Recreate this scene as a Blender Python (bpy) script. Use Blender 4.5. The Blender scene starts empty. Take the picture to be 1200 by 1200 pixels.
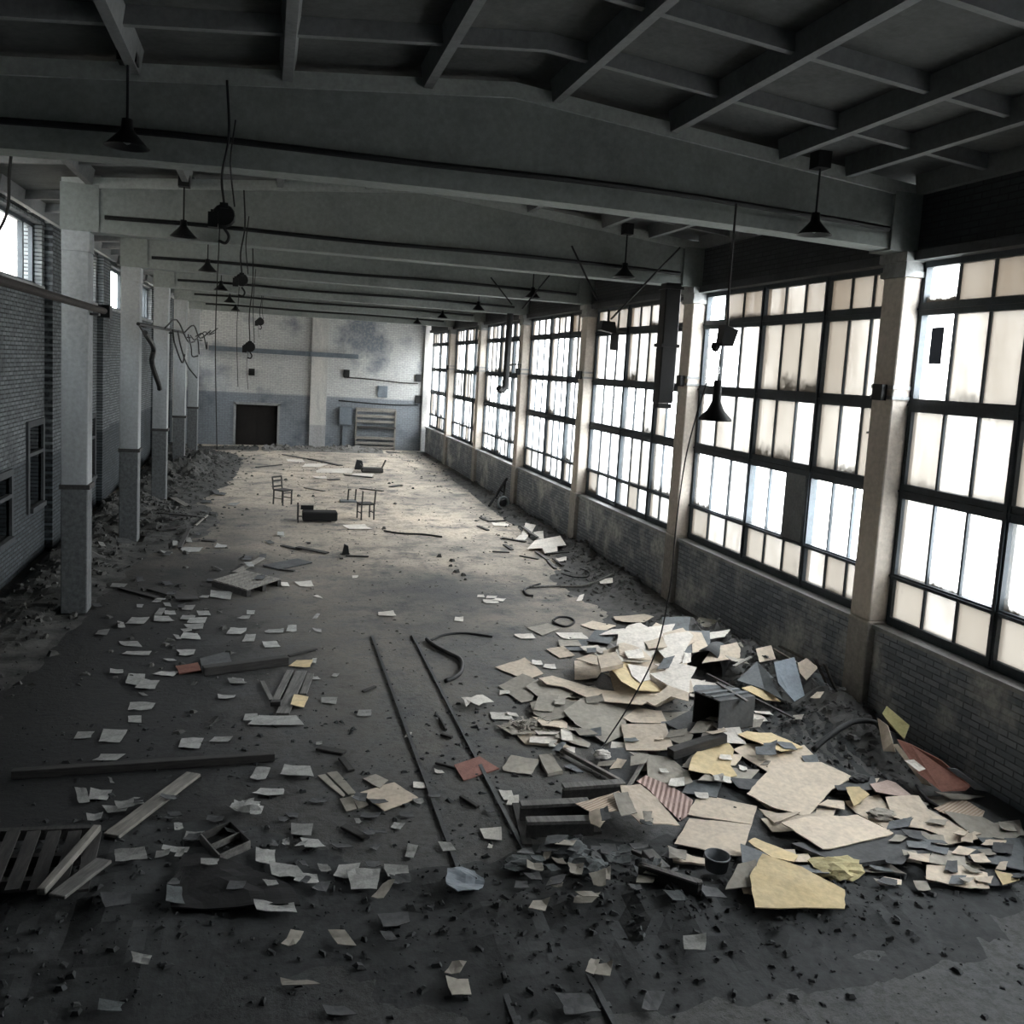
import bpy, bmesh, math, random
import numpy as np
from mathutils import Vector, Matrix, noise as mnoise
random.seed(11)
rnd = random.random
def uni(a, b): return a + (b - a) * random.random()
S = bpy.context.scene
COL = S.collection

# ------------------------------------------------------------------ camera (solved from the pillars, 6 m bays)
F_PX, PCX, PCY = 1015.9, 600.0, 544.4
YAW, PITCH, ROLL, CAM_H = .279, .107, -.058, 4.564
XL, XR, Y0, ZB = -2.884, 8.126, 9.921, 6.438
fw = Vector((math.sin(YAW) * math.cos(PITCH), math.cos(YAW) * math.cos(PITCH), -math.sin(PITCH)))
rt0 = Vector((math.cos(YAW), -math.sin(YAW), 0)); dn0 = fw.cross(rt0)
cR, sR = math.cos(ROLL), math.sin(ROLL)
rt = cR * rt0 + sR * dn0; dn = cR * dn0 - sR * rt0
CAM = Vector((0, 0, CAM_H))
cd = bpy.data.cameras.new('camera'); cam = bpy.data.objects.new('camera', cd); COL.objects.link(cam)
cd.sensor_width = 36; cd.sensor_fit = 'HORIZONTAL'; cd.lens = F_PX / 1200 * 36
cd.shift_x = 0; cd.shift_y = -(600 - PCY) / 1200; cd.clip_end = 400
m = Matrix.Identity(4)
for i in range(3): m[i][0] = rt[i]; m[i][1] = -dn[i]; m[i][2] = -fw[i]; m[i][3] = CAM[i]
cam.matrix_world = m; S.camera = cam
def ray(x, y): return fw + rt * ((x - PCX) / F_PX) + dn * ((y - PCY) / F_PX)
def G(x, y, z=0.0):                       # where the sight line of a photo point meets a level z
    d = ray(x, y); return CAM + d * ((z - CAM_H) / d.z)
def GY(x, y, Y): d = ray(x, y); return CAM + d * (Y / d.y)
def GX(x, y, X): d = ray(x, y); return CAM + d * (X / d.x)

# ------------------------------------------------------------------ materials
def new_mat(name):
    M = bpy.data.materials.new(name); M.use_nodes = True
    nt = M.node_tree; return M, nt, nt.nodes['Principled BSDF'], nt.links
def N(nt, t, **kw):
    n = nt.nodes.new(t)
    for k, v in kw.items():
        if k in n.inputs: n.inputs[k].default_value = v
        else: setattr(n, k, v)
    return n
def mixc(nt, fac, a, b, blend='MIX'):
    n = nt.nodes.new('ShaderNodeMix'); n.data_type = 'RGBA'; n.blend_type = blend
    for sock, v in ((n.inputs[0], fac), (n.inputs[6], a), (n.inputs[7], b)):
        if hasattr(v, 'is_output'): nt.links.new(v, sock)
        elif isinstance(v, (int, float)): sock.default_value = v
        else: sock.default_value = (*v, 1)
    return n.outputs[2]
def ramp(nt, src, p0, p1):
    n = nt.nodes.new('ShaderNodeMapRange'); n.inputs[1].default_value = p0; n.inputs[2].default_value = p1
    nt.links.new(src, n.inputs[0]); return n.outputs[0]
def noise_tex(nt, vec, scale, detail=6, rough=.6):
    n = N(nt, 'ShaderNodeTexNoise', Scale=scale, Detail=detail, Roughness=rough)
    if vec is not None: nt.links.new(vec, n.inputs['Vector'])
    return n.outputs['Fac']
def position(nt): return nt.nodes.new('ShaderNodeNewGeometry').outputs['Position']
def objco(nt): return nt.nodes.new('ShaderNodeTexCoord').outputs['Object']
def bump(nt, h, b, strength=.4, dist=.02):
    n = N(nt, 'ShaderNodeBump', Strength=strength, Distance=dist)
    nt.links.new(h, n.inputs['Height']); nt.links.new(n.outputs[0], b.inputs['Normal'])
def plain(name, c, rough=.8, metal=0., var=.35, scale=6., var2=None, bmp=.3, rand=.0, world=False, spec=.35):
    M, nt, b, L = new_mat(name); b.inputs['Specular IOR Level'].default_value = spec
    v = position(nt) if world else objco(nt)
    a = noise_tex(nt, v, scale); d = noise_tex(nt, v, scale * 7, 4)
    lo = var2 or tuple(x * (1 - var) for x in c)
    col = mixc(nt, ramp(nt, a, .35, .62), lo, c)
    col = mixc(nt, ramp(nt, d, .3, .75), tuple(.72 for _ in c), (1, 1, 1)) if False else col
    col2 = mixc(nt, .35, col, mixc(nt, ramp(nt, d, .35, .65), tuple(x * .55 for x in c), tuple(min(1, x * 1.15) for x in c)))
    if rand:
        oi = nt.nodes.new('ShaderNodeObjectInfo')
        mr = nt.nodes.new('ShaderNodeMapRange'); mr.inputs[3].default_value = 1 - rand; mr.inputs[4].default_value = 1 + rand * .4
        L.new(oi.outputs['Random'], mr.inputs[0])
        cc = nt.nodes.new('ShaderNodeCombineColor')
        for i in range(3): L.new(mr.outputs[0], cc.inputs[i])
        col2 = mixc(nt, 1., col2, cc.outputs[0], 'MULTIPLY')
    L.new(col2, b.inputs['Base Color'])
    b.inputs['Roughness'].default_value = rough; b.inputs['Metallic'].default_value = metal
    if bmp: bump(nt, d, b, bmp, .01)
    return M
def brick(name, axis, c1, c2, mortar, dirt, dirt_amt=(.45, .62), scale=.5, low=None, msize=.009):
    """brick courses in real size; axis 0: wall runs along y, axis 1: wall runs along x"""
    M, nt, b, L = new_mat(name)
    p = position(nt)
    s = nt.nodes.new('ShaderNodeSeparateXYZ'); L.new(p, s.inputs[0])
    c = nt.nodes.new('ShaderNodeCombineXYZ')
    L.new(s.outputs[1 if axis == 0 else 0], c.inputs[0]); L.new(s.outputs[2], c.inputs[1])
    t = N(nt, 'ShaderNodeTexBrick', Scale=1.0)
    t.inputs['Brick Width'].default_value = .27; t.inputs['Row Height'].default_value = .082
    t.inputs['Mortar Size'].default_value = msize; t.inputs['Bias'].default_value = 0
    for k, v in (('Color1', c1), ('Color2', c2), ('Mortar', mortar)): t.inputs[k].default_value = (*v, 1)
    L.new(c.outputs[0], t.inputs['Vector'])
    n1 = noise_tex(nt, p, scale, 8, .65); n2 = noise_tex(nt, p, 9, 5)
    col = mixc(nt, ramp(nt, n1, *dirt_amt), t.outputs[0], dirt)
    col = mixc(nt, ramp(nt, n2, .45, .75), col, tuple(x * .6 for x in c1))
    if low:                                     # a darker tint below a given height
        col = mixc(nt, ramp(nt, s.outputs[2], low[0] + .05, low[0] - .05), col, mixc(nt, 1., col, low[1], 'MULTIPLY'))
    L.new(col, b.inputs['Base Color']); b.inputs['Roughness'].default_value = .95
    bump(nt, t.outputs['Fac'], b, -.5, .012)
    return M
def concrete(name, c, stain, amt=(.42, .66), scale=.7, streak=False, base=None, base_z=1.38):
    M, nt, b, L = new_mat(name)
    p = position(nt); v = p
    if streak:
        mp = nt.nodes.new('ShaderNodeMapping'); mp.inputs['Scale'].default_value = (1, 1, .22); L.new(p, mp.inputs[0]); v = mp.outputs[0]
    a = noise_tex(nt, v, scale, 9, .68); d = noise_tex(nt, p, 14, 6)
    col = mixc(nt, ramp(nt, a, *amt), c, stain)
    if base:                                    # painted / splashed dado
        s = nt.nodes.new('ShaderNodeSeparateXYZ'); L.new(p, s.inputs[0])
        col = mixc(nt, ramp(nt, s.outputs[2], base_z + .03, base_z - .03), col, mixc(nt, ramp(nt, a, .4, .6), base, tuple(x * .6 for x in base)))
    col = mixc(nt, .4, col, mixc(nt, ramp(nt, d, .35, .68), tuple(x * .5 for x in c), c))
    L.new(col, b.inputs['Base Color']); b.inputs['Roughness'].default_value = .92
    bump(nt, d, b, .35, .012)
    return M
def floor_mat():
    M, nt, b, L = new_mat('dirty concrete floor')
    p = position(nt)
    a = noise_tex(nt, p, .22, 8, .6); c = noise_tex(nt, p, 1.3, 9, .7); d = noise_tex(nt, p, 11, 7, .7); e = noise_tex(nt, p, 60, 3)
    col = mixc(nt, ramp(nt, a, .36, .6), (.29, .26, .22), (.57, .49, .395))
    col = mixc(nt, ramp(nt, c, .47, .68), col, (.075, .08, .085))
    col = mixc(nt, ramp(nt, d, .5, .75), col, (.05, .052, .055))
    col = mixc(nt, ramp(nt, e, .66, .8), col, (.42, .4, .36))
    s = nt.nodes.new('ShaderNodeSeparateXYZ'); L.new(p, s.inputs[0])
    # shading painted over the dirty floor: darker in near half and along pillar row
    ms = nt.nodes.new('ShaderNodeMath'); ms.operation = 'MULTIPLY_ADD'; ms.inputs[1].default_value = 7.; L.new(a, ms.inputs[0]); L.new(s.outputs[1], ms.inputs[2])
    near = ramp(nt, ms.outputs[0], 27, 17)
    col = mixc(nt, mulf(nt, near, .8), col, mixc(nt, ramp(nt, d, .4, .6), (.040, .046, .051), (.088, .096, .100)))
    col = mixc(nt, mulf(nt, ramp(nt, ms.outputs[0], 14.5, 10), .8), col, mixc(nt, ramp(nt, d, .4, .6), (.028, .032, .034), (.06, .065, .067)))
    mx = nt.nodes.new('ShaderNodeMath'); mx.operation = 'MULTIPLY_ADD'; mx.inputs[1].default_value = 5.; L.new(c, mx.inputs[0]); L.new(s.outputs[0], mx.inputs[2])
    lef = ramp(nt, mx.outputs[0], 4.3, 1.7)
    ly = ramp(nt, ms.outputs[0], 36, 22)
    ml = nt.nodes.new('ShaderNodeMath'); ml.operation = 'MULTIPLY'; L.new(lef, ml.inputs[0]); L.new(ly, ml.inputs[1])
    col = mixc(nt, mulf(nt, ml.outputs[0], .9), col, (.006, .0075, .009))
    # damp soot along the foot of the window wall, and one dark bluish patch
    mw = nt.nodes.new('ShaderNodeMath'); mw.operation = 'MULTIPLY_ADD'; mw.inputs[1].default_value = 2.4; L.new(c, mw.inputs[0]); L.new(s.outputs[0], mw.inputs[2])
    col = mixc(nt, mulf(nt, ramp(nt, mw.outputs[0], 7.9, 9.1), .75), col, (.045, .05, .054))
    vd = nt.nodes.new('ShaderNodeVectorMath'); vd.operation = 'DISTANCE'; L.new(p, vd.inputs[0]); vd.inputs[1].default_value = (3.45, 17.2, 0)
    mb = nt.nodes.new('ShaderNodeMath'); mb.operation = 'MULTIPLY_ADD'; mb.inputs[1].default_value = -3.2; L.new(c, mb.inputs[0]); L.new(vd.outputs['Value'], mb.inputs[2])
    col = mixc(nt, mulf(nt, ramp(nt, mb.outputs[0], .9, -.9), .6), col, (.05, .056, .062))
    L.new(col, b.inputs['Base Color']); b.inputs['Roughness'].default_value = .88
    bump(nt, d, b, .6, .03)
    return M
def mulf(nt, a, k):
    n = nt.nodes.new('ShaderNodeMath'); n.operation = 'MULTIPLY'; nt.links.new(a, n.inputs[0]); n.inputs[1].default_value = k; return n.outputs[0]
def glass_mat():
    """old factory glass: each pane has its own share of grime (face attribute 'pane': r clear, g tone)"""
    M = bpy.data.materials.new('grimy window glass'); M.use_nodes = True
    nt = M.node_tree; L = nt.links; nt.nodes.clear()
    out = nt.nodes.new('ShaderNodeOutputMaterial')
    at = nt.nodes.new('ShaderNodeAttribute'); at.attribute_name = 'pane'
    sp = nt.nodes.new('ShaderNodeSeparateColor'); L.new(at.outputs['Color'], sp.inputs[0])
    p = position(nt)
    mp = nt.nodes.new('ShaderNodeMapping'); mp.inputs['Scale'].default_value = (1, 1, .3); L.new(p, mp.inputs[0])
    a = noise_tex(nt, mp.outputs[0], 2.2, 6, .6); d = noise_tex(nt, p, 2.6, 8, .65)
    # clear share: the pane's own, broken up by streaks, plus a little light through thin grime
    st = ramp(nt, a, .34, .72)
    m1 = nt.nodes.new('ShaderNodeMath'); m1.operation = 'MULTIPLY_ADD'; L.new(st, m1.inputs[0]); m1.inputs[1].default_value = .9; m1.inputs[2].default_value = .45
    m2 = nt.nodes.new('ShaderNodeMath'); m2.operation = 'MULTIPLY'; L.new(m1.outputs[0], m2.inputs[0]); L.new(sp.outputs[0], m2.inputs[1])
    sb = nt.nodes.new('ShaderNodeMath'); sb.operation = 'ADD'; sb.use_clamp = True; L.new(m2.outputs[0], sb.inputs[0]); L.new(mulf(nt, st, .010), sb.inputs[1])
    tone = mixc(nt, sp.outputs[1], (.0150, .0117, .0085), (.034, .0305, .0258))
    tone = mixc(nt, ramp(nt, d, .64, .8), tone, (.002, .002, .002))
    # dirt gathered along the putty: pane-local height and width
    uv = nt.nodes.new('ShaderNodeUVMap'); su = nt.nodes.new('ShaderNodeSeparateXYZ'); L.new(uv.outputs[0], su.inputs[0])
    e = noise_tex(nt, p, 5.5, 6, .65)
    v1 = nt.nodes.new('ShaderNodeMath'); v1.operation = 'MULTIPLY_ADD'; L.new(e, v1.inputs[0]); m9 = nt.nodes.new('ShaderNodeMath'); m9.operation = 'MULTIPLY'; L.new(e, m9.inputs[0]); L.new(sp.outputs[2], m9.inputs[1]); L.new(m9.outputs[0], v1.inputs[0]); v1.inputs[1].default_value = -.62; L.new(su.outputs[1], v1.inputs[2])
    keep = ramp(nt, v1.outputs[0], -.24, -.03)
    pp = nt.nodes.new('ShaderNodeMath'); pp.operation = 'PINGPONG'; pp.inputs[1].default_value = .5; L.new(su.outputs[0], pp.inputs[0])
    side = ramp(nt, pp.outputs[0], 0, .16)
    mn = nt.nodes.new('ShaderNodeMath'); mn.operation = 'MULTIPLY'; L.new(keep, mn.inputs[0]); L.new(sb.outputs[0], mn.inputs[1]); sb = mn
    tone = mixc(nt, side, mixc(nt, .42, tone, (.004, .003, .002)), tone)
    tone = mixc(nt, keep, (.0022, .0019, .0015), tone)
    tr = nt.nodes.new('ShaderNodeBsdfTranslucent'); L.new(tone, tr.inputs[0])
    df = nt.nodes.new('ShaderNodeBsdfDiffuse'); df.inputs[0].default_value = (.10, .09, .08, 1)
    ash = nt.nodes.new('ShaderNodeAddShader'); L.new(tr.outputs[0], ash.inputs[0]); L.new(df.outputs[0], ash.inputs[1])
    tp = nt.nodes.new('ShaderNodeBsdfTransparent'); tp.inputs[0].default_value = (.95, .96, .96, 1)
    mx = nt.nodes.new('ShaderNodeMixShader'); L.new(sb.outputs[0], mx.inputs[0]); L.new(ash.outputs[0], mx.inputs[1]); L.new(tp.outputs[0], mx.inputs[2])
    L.new(mx.outputs[0], out.inputs[0])
    return M
def striped(name, c, c2, pitch, rot=0., rand=.1):
    M, nt, b, L = new_mat(name)
    mp = nt.nodes.new('ShaderNodeMapping'); mp.inputs['Rotation'].default_value = (0, 0, rot); L.new(objco(nt), mp.inputs[0])
    w = N(nt, 'ShaderNodeTexWave', Scale=1 / pitch / 6.283 * 2, Distortion=.6); w.inputs['Detail'].default_value = 1
    L.new(mp.outputs[0], w.inputs[0])
    n = noise_tex(nt, objco(nt), 5)
    col = mixc(nt, ramp(nt, w.outputs['Fac'], .35, .6), c2, c)
    col = mixc(nt, ramp(nt, n, .5, .75), col, tuple(x * .7 for x in c))
    L.new(col, b.inputs['Base Color']); b.inputs['Roughness'].default_value = .9
    bump(nt, w.outputs['Fac'], b, .5, .008)
    return M
def wood(name, c, dark, rough=.85):
    M, nt, b, L = new_mat(name)
    mp = nt.nodes.new('ShaderNodeMapping'); mp.inputs['Scale'].default_value = (9, 1.2, 9); L.new(objco(nt), mp.inputs[0])
    a = noise_tex(nt, mp.outputs[0], 3, 8, .7); d = noise_tex(nt, objco(nt), 3)
    col = mixc(nt, ramp(nt, a, .35, .68), dark, c); col = mixc(nt, ramp(nt, d, .5, .8), col, dark)
    L.new(col, b.inputs['Base Color']); b.inputs['Roughness'].default_value = rough; bump(nt, a, b, .4, .008)
    return M

MT = {}
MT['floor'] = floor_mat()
MT['brick_l'] = brick('whitewashed brick', 0, (.17, .188, .197), (.085, .097, .106), (.012, .014, .016), (.024, .028, .031), (.5, .66), .45, low=(2.2, (.36, .40, .43)), msize=.014)
MT['brick_r'] = brick('sooty brick under the windows', 0, (.25, .275, .31), (.13, .15, .18), (.07, .08, .092), (.46, .47, .46), (.50, .66), .8)
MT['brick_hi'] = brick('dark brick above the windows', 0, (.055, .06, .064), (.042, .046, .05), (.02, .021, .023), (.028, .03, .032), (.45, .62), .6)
MT['brick_b'] = brick('whitewashed end wall brick', 1, (.52, .53, .52), (.45, .46, .46), (.27, .28, .29), (.15, .17, .20), (.52, .64), .33, low=(2.7, (.46, .50, .56)))
MT['pillar_l'] = concrete('weathered grey pillar concrete', (.33, .35, .36), (.18, .19, .20), (.5, .7), .9, True, (.022, .026, .029), 2.2)
MT['pillar_r'] = concrete('limewashed pillar concrete', (.57, .52, .46), (.32, .29, .26), (.5, .72), .8, True, (.27, .275, .28))
MT['beam'] = concrete('beam concrete', (.22, .242, .232), (.12, .133, .128), (.48, .7), .6)
MT['flange'] = concrete('beam flange concrete', (.34, .365, .35), (.20, .22, .21), (.5, .72), .6)
MT['lintel'] = concrete('dark lintel concrete', (.06, .065, .07), (.03, .033, .036), (.45, .65), 1)  # darker concrete than the sills
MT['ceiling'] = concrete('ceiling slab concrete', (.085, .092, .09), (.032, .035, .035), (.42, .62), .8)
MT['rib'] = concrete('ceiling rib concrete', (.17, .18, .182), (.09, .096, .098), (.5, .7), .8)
MT['plaster'] = concrete('stained pier plaster', (.52, .515, .49), (.25, .26, .27), (.46, .62), .8, True, (.30, .31, .33), 1.2)
MT['sill'] = concrete('concrete sill', (.30, .31, .31), (.16, .165, .17), (.45, .65), 2)
MT['trim_dark'] = concrete('weathered hatch frame', (.05, .057, .062), (.045, .05, .055), (.45, .65), 2)
MT['frame'] = plain('dark window steel', (.036, .048, .058), .6, 0, .4, 4, bmp=.1)
MT['glass'] = glass_mat()
MT['iron'] = plain('black iron', (.013, .014, .015), .55, .3, .4, 6, bmp=.1)
MT['rust'] = plain('rusted pipe', (.030, .024, .021), .8, .2, .5, 8)
MT['steel'] = plain('blue grey steel', (.16, .19, .22), .6, .2, .35, 3)
MT['greyboard'] = plain('grey fibreboard', (.17, .185, .195), .85, 0, .3, 3, rand=.2)
MT['darkboard'] = plain('dark hardboard', (.10, .105, .11), .85, 0, .4, 3, rand=.1)
MT['card'] = plain('pale cardboard', (.62, .535, .43), .9, 0, .25, 2.2, rand=.18, var2=(.53, .465, .385))
MT['cardgrey'] = plain('dusty cardboard', (.36, .335, .29), .9, 0, .3, 2, rand=.25, var2=(.28, .265, .235))
MT['cardyel'] = plain('yellowed cardboard', (.66, .53, .31), .9, 0, .25, 2, rand=.1, var2=(.58, .485, .32))
MT['cardwhite'] = plain('white card', (.74, .70, .64), .9, 0, .2, 3, rand=.1)
MT['olive'] = plain('olive card', (.34, .31, .15), .9, 0, .35, 4)
MT['red'] = plain('red brown board', (.22, .10, .075), .85, 0, .35, 5)
MT['redtile'] = plain('faded red board', (.30, .15, .125), .85, 0, .35, 7)
MT['pink'] = plain('pinkish board', (.42, .33, .29), .9, 0, .25, 5)
MT['stripe'] = striped('ribbed pink card', (.50, .37, .33), (.20, .13, .115), .055, .55)
MT['stripe2'] = striped('ribbed brown card', (.55, .45, .36), (.36, .27, .20), .035, 1.1)
MT['paper'] = plain('dirty paper', (.40, .405, .39), .9, 0, .3, 7, rand=.45, var2=(.22, .225, .22))
MT['paperwhite'] = plain('white paper', (.70, .68, .63), .9, 0, .2, 7, rand=.1)
MT['wood'] = wood('weathered grey wood', (.19, .185, .175), (.075, .075, .072))
MT['woodlight'] = wood('pale split wood', (.30, .285, .255), (.13, .125, .115))
MT['wooddark'] = wood('dark wood', (.055, .052, .05), (.022, .022, .022))
MT['void'] = plain('near black old door', (.012, .010, .009), .9, 0, .4, 2)
MT['black'] = plain('black void', (.008, .008, .009), .9, 0, .3, 3)
MT['cloth'] = plain('grey cloth', (.13, .145, .15), .95, 0, .4, 6, rand=.3)
MT['bag'] = plain('yellow paper sack', (.50, .44, .24), .85, 0, .35, 5)
MT['rubber'] = plain('rubber hose', (.014, .015, .017), .6, 0, .4, 6)
MT['rubble'] = plain('broken plaster and brick', (.20, .195, .185), .95, 0, .6, 2.5, world=True)
MT['rubblefront'] = plain('trampled dirt', (.048, .052, .054), .95, 0, .5, 1.8, world=True, bmp=.8)  # dark tone matched to the painted shading of the near floor
MT['rubblewall'] = plain('dirty plaster crumbs', (.10, .10, .098), .95, 0, .6, 2.5, world=True)
MT['voidout'] = plain('painted dark room', (.0012, .0013, .0015), 1, 0, .2, 2, bmp=0, spec=0)  # flat panel, the unlit room behind painted in near black
MT['rubbledark'] = plain('blotchy dark earth', (.095, .095, .09), .95, 0, .5, 3.2, var2=(.018, .02, .022), world=True, bmp=.8)  # earth blotched between two dark tones
MT['rail'] = plain('worn rail steel', (.085, .09, .095), .5, .6, .5, 6)
MT['outwall'] = plain('pale render outside', (.72, .70, .66), .9, 0, .08, .4, world=True)
MT['outbrick'] = brick('pale brick outside', 0, (.62, .54, .45), (.55, .48, .40), (.40, .36, .32), (.5, .44, .37))
MT['outground'] = plain('pale yard', (.58, .58, .57), .95, 0, .15, .3, world=True)
MT['roofing'] = plain('grey sheet roof', (.28, .28, .28), .8, 0, .2, 2)

# ------------------------------------------------------------------ mesh helpers
class MB:
    def __init__(s): s.v = []; s.f = []; s.col = []
    def add(s, vs, fs):
        o = len(s.v); s.v += [tuple(x) for x in vs]; s.f += [tuple(i + o for i in q) for q in fs]
    def box(s, x0, x1, y0, y1, z0, z1):
        s.add([(x0, y0, z0), (x1, y0, z0), (x1, y1, z0), (x0, y1, z0), (x0, y0, z1), (x1, y0, z1), (x1, y1, z1), (x0, y1, z1)],
              [(3, 2, 1, 0), (4, 5, 6, 7), (0, 1, 5, 4), (1, 2, 6, 5), (2, 3, 7, 6), (3, 0, 4, 7)])
    def hexa(s, b, t):                       # bottom quad and top quad, counter-clockwise
        s.add(list(b) + list(t), [(3, 2, 1, 0), (4, 5, 6, 7), (0, 1, 5, 4), (1, 2, 6, 5), (2, 3, 7, 6), (3, 0, 4, 7)])
    def bar(s, p, q, w, h, up=(0, 0, 1)):
        p = Vector(p); q = Vector(q); d = (q - p).normalized(); up = Vector(up)
        a = d.cross(up)
        if a.length < 1e-4: a = d.cross(Vector((1, 0, 0)))
        a.normalize(); b = a.cross(d).normalized()
        o = [(-a * w - b * h) / 2, (a * w - b * h) / 2, (a * w + b * h) / 2, (-a * w + b * h) / 2]
        s.add([p + x for x in o] + [q + x for x in o], [(0, 1, 2, 3), (7, 6, 5, 4), (0, 4, 5, 1), (1, 5, 6, 2), (2, 6, 7, 3), (3, 7, 4, 0)])
    def tube(s, pts, r, n=8, cap=True):
        pts = [Vector(p) for p in pts]; rs = r if isinstance(r, (list, tuple)) else [r] * len(pts)
        prev = None; rings = []
        for i, p in enumerate(pts):
            d = (pts[min(i + 1, len(pts) - 1)] - pts[max(i - 1, 0)]).normalized()
            if prev is None: a = d.orthogonal().normalized()
            else:
                a = prev - d * prev.dot(d)
                a = a.normalized() if a.length > 1e-5 else d.orthogonal().normalized()
            prev = a; b = d.cross(a)
            rings.append([p + (a * math.cos(6.28318 * k / n) + b * math.sin(6.28318 * k / n)) * rs[i] for k in range(n)])
        vs = [v for rg in rings for v in rg]; fs = []
        for i in range(len(rings) - 1):
            for k in range(n): fs.append((i * n + k, i * n + (k + 1) % n, (i + 1) * n + (k + 1) % n, (i + 1) * n + k))
        if cap: fs.append(tuple(range(n - 1, -1, -1))); fs.append(tuple((len(rings) - 1) * n + k for k in range(n)))
        s.add(vs, fs)
    def lathe(s, prof, c=(0, 0, 0), n=20):     # prof: (radius, z)
        c = Vector(c); vs = []; fs = []
        for r, z in prof: vs += [c + Vector((r * math.cos(6.28318 * k / n), r * math.sin(6.28318 * k / n), z)) for k in range(n)]
        for i in range(len(prof) - 1):
            for k in range(n): fs.append((i * n + k, i * n + (k + 1) % n, (i + 1) * n + (k + 1) % n, (i + 1) * n + k))
        s.add(vs, fs)
    def build(s, name, mat, parent=None, origin=None, smooth=False, bevel=0.):
        me = bpy.data.meshes.new(name)
        o = Vector(origin) if origin is not None else Vector((0, 0, 0))
        me.from_pydata([tuple(Vector(v) - o) for v in s.v], [], s.f); me.validate()
        bm = bmesh.new(); bm.from_mesh(me); bmesh.ops.recalc_face_normals(bm, faces=bm.faces); bm.to_mesh(me); bm.free()
        if smooth: me.polygons.foreach_set('use_smooth', [True] * len(me.polygons))
        ob = bpy.data.objects.new(name, me); COL.objects.link(ob)
        ms = mat if isinstance(mat, list) else [mat]
        for x in ms: me.materials.append(x)
        if parent is not None:
            ob.parent = parent; pl = parent.location if not parent.parent else parent.location + parent.parent.location
            ob.location = o - pl if origin is not None else -pl
            if origin is None: pass
        else: ob.location = o
        if bevel:
            bv = ob.modifiers.new('bevel', 'BEVEL'); bv.width = bevel; bv.segments = 1; bv.limit_method = 'ANGLE'
        return ob
def tag(o, label, cat, group=None, kind=None):
    o['label'] = label; o['category'] = cat
    if group: o['group'] = group
    if kind: o['kind'] = kind
    return o
def empty(name, loc, label, cat, group=None, rz=0.):
    o = bpy.data.objects.new(name, None); COL.objects.link(o); o.location = loc; o.rotation_euler = (0, 0, rz); o.empty_display_size = .1
    return tag(o, label, cat, group)
def dup(root, loc, label, rz=None, group=None):
    r = root.copy(); COL.objects.link(r); r.location = loc; r['label'] = label
    if rz is not None: r.rotation_euler = (0, 0, rz)
    if group: r['group'] = group
    for ch in list(root.children):
        c = ch.copy(); COL.objects.link(c); c.parent = r
        for g in ch.children:
            d = g.copy(); COL.objects.link(d); d.parent = c
    return r
def smooth_path(pts, k=6):
    P = [Vector(p) for p in pts]; P = [2 * P[0] - P[1]] + P + [2 * P[-1] - P[-2]]; out = []
    for i in range(1, len(P) - 2):
        for j in range(k):
            t = j / k; a, b, c, d = P[i - 1:i + 3]
            out.append(.5 * (2 * b + (c - a) * t + (2 * a - 5 * b + 4 * c - d) * t * t + (3 * b - a - 3 * c + d) * t ** 3))
    out.append(P[-2]); return out
ORD = ['first', 'second', 'third', 'fourth', 'fifth', 'sixth', 'seventh']
# ------------------------------------------------------------------ the building shell
YB = 45.92                 # end wall
XW = -4.65                 # far side wall of the aisle
PX1, PY = XR + .41, .42    # pillar far face, pillar depth
ST = 'structure'
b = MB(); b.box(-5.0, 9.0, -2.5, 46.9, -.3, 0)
tag(b.build('floor', MT['floor']), 'dirty grey concrete floor of the hall, strewn with rubbish', 'floor', kind=ST)

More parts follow.
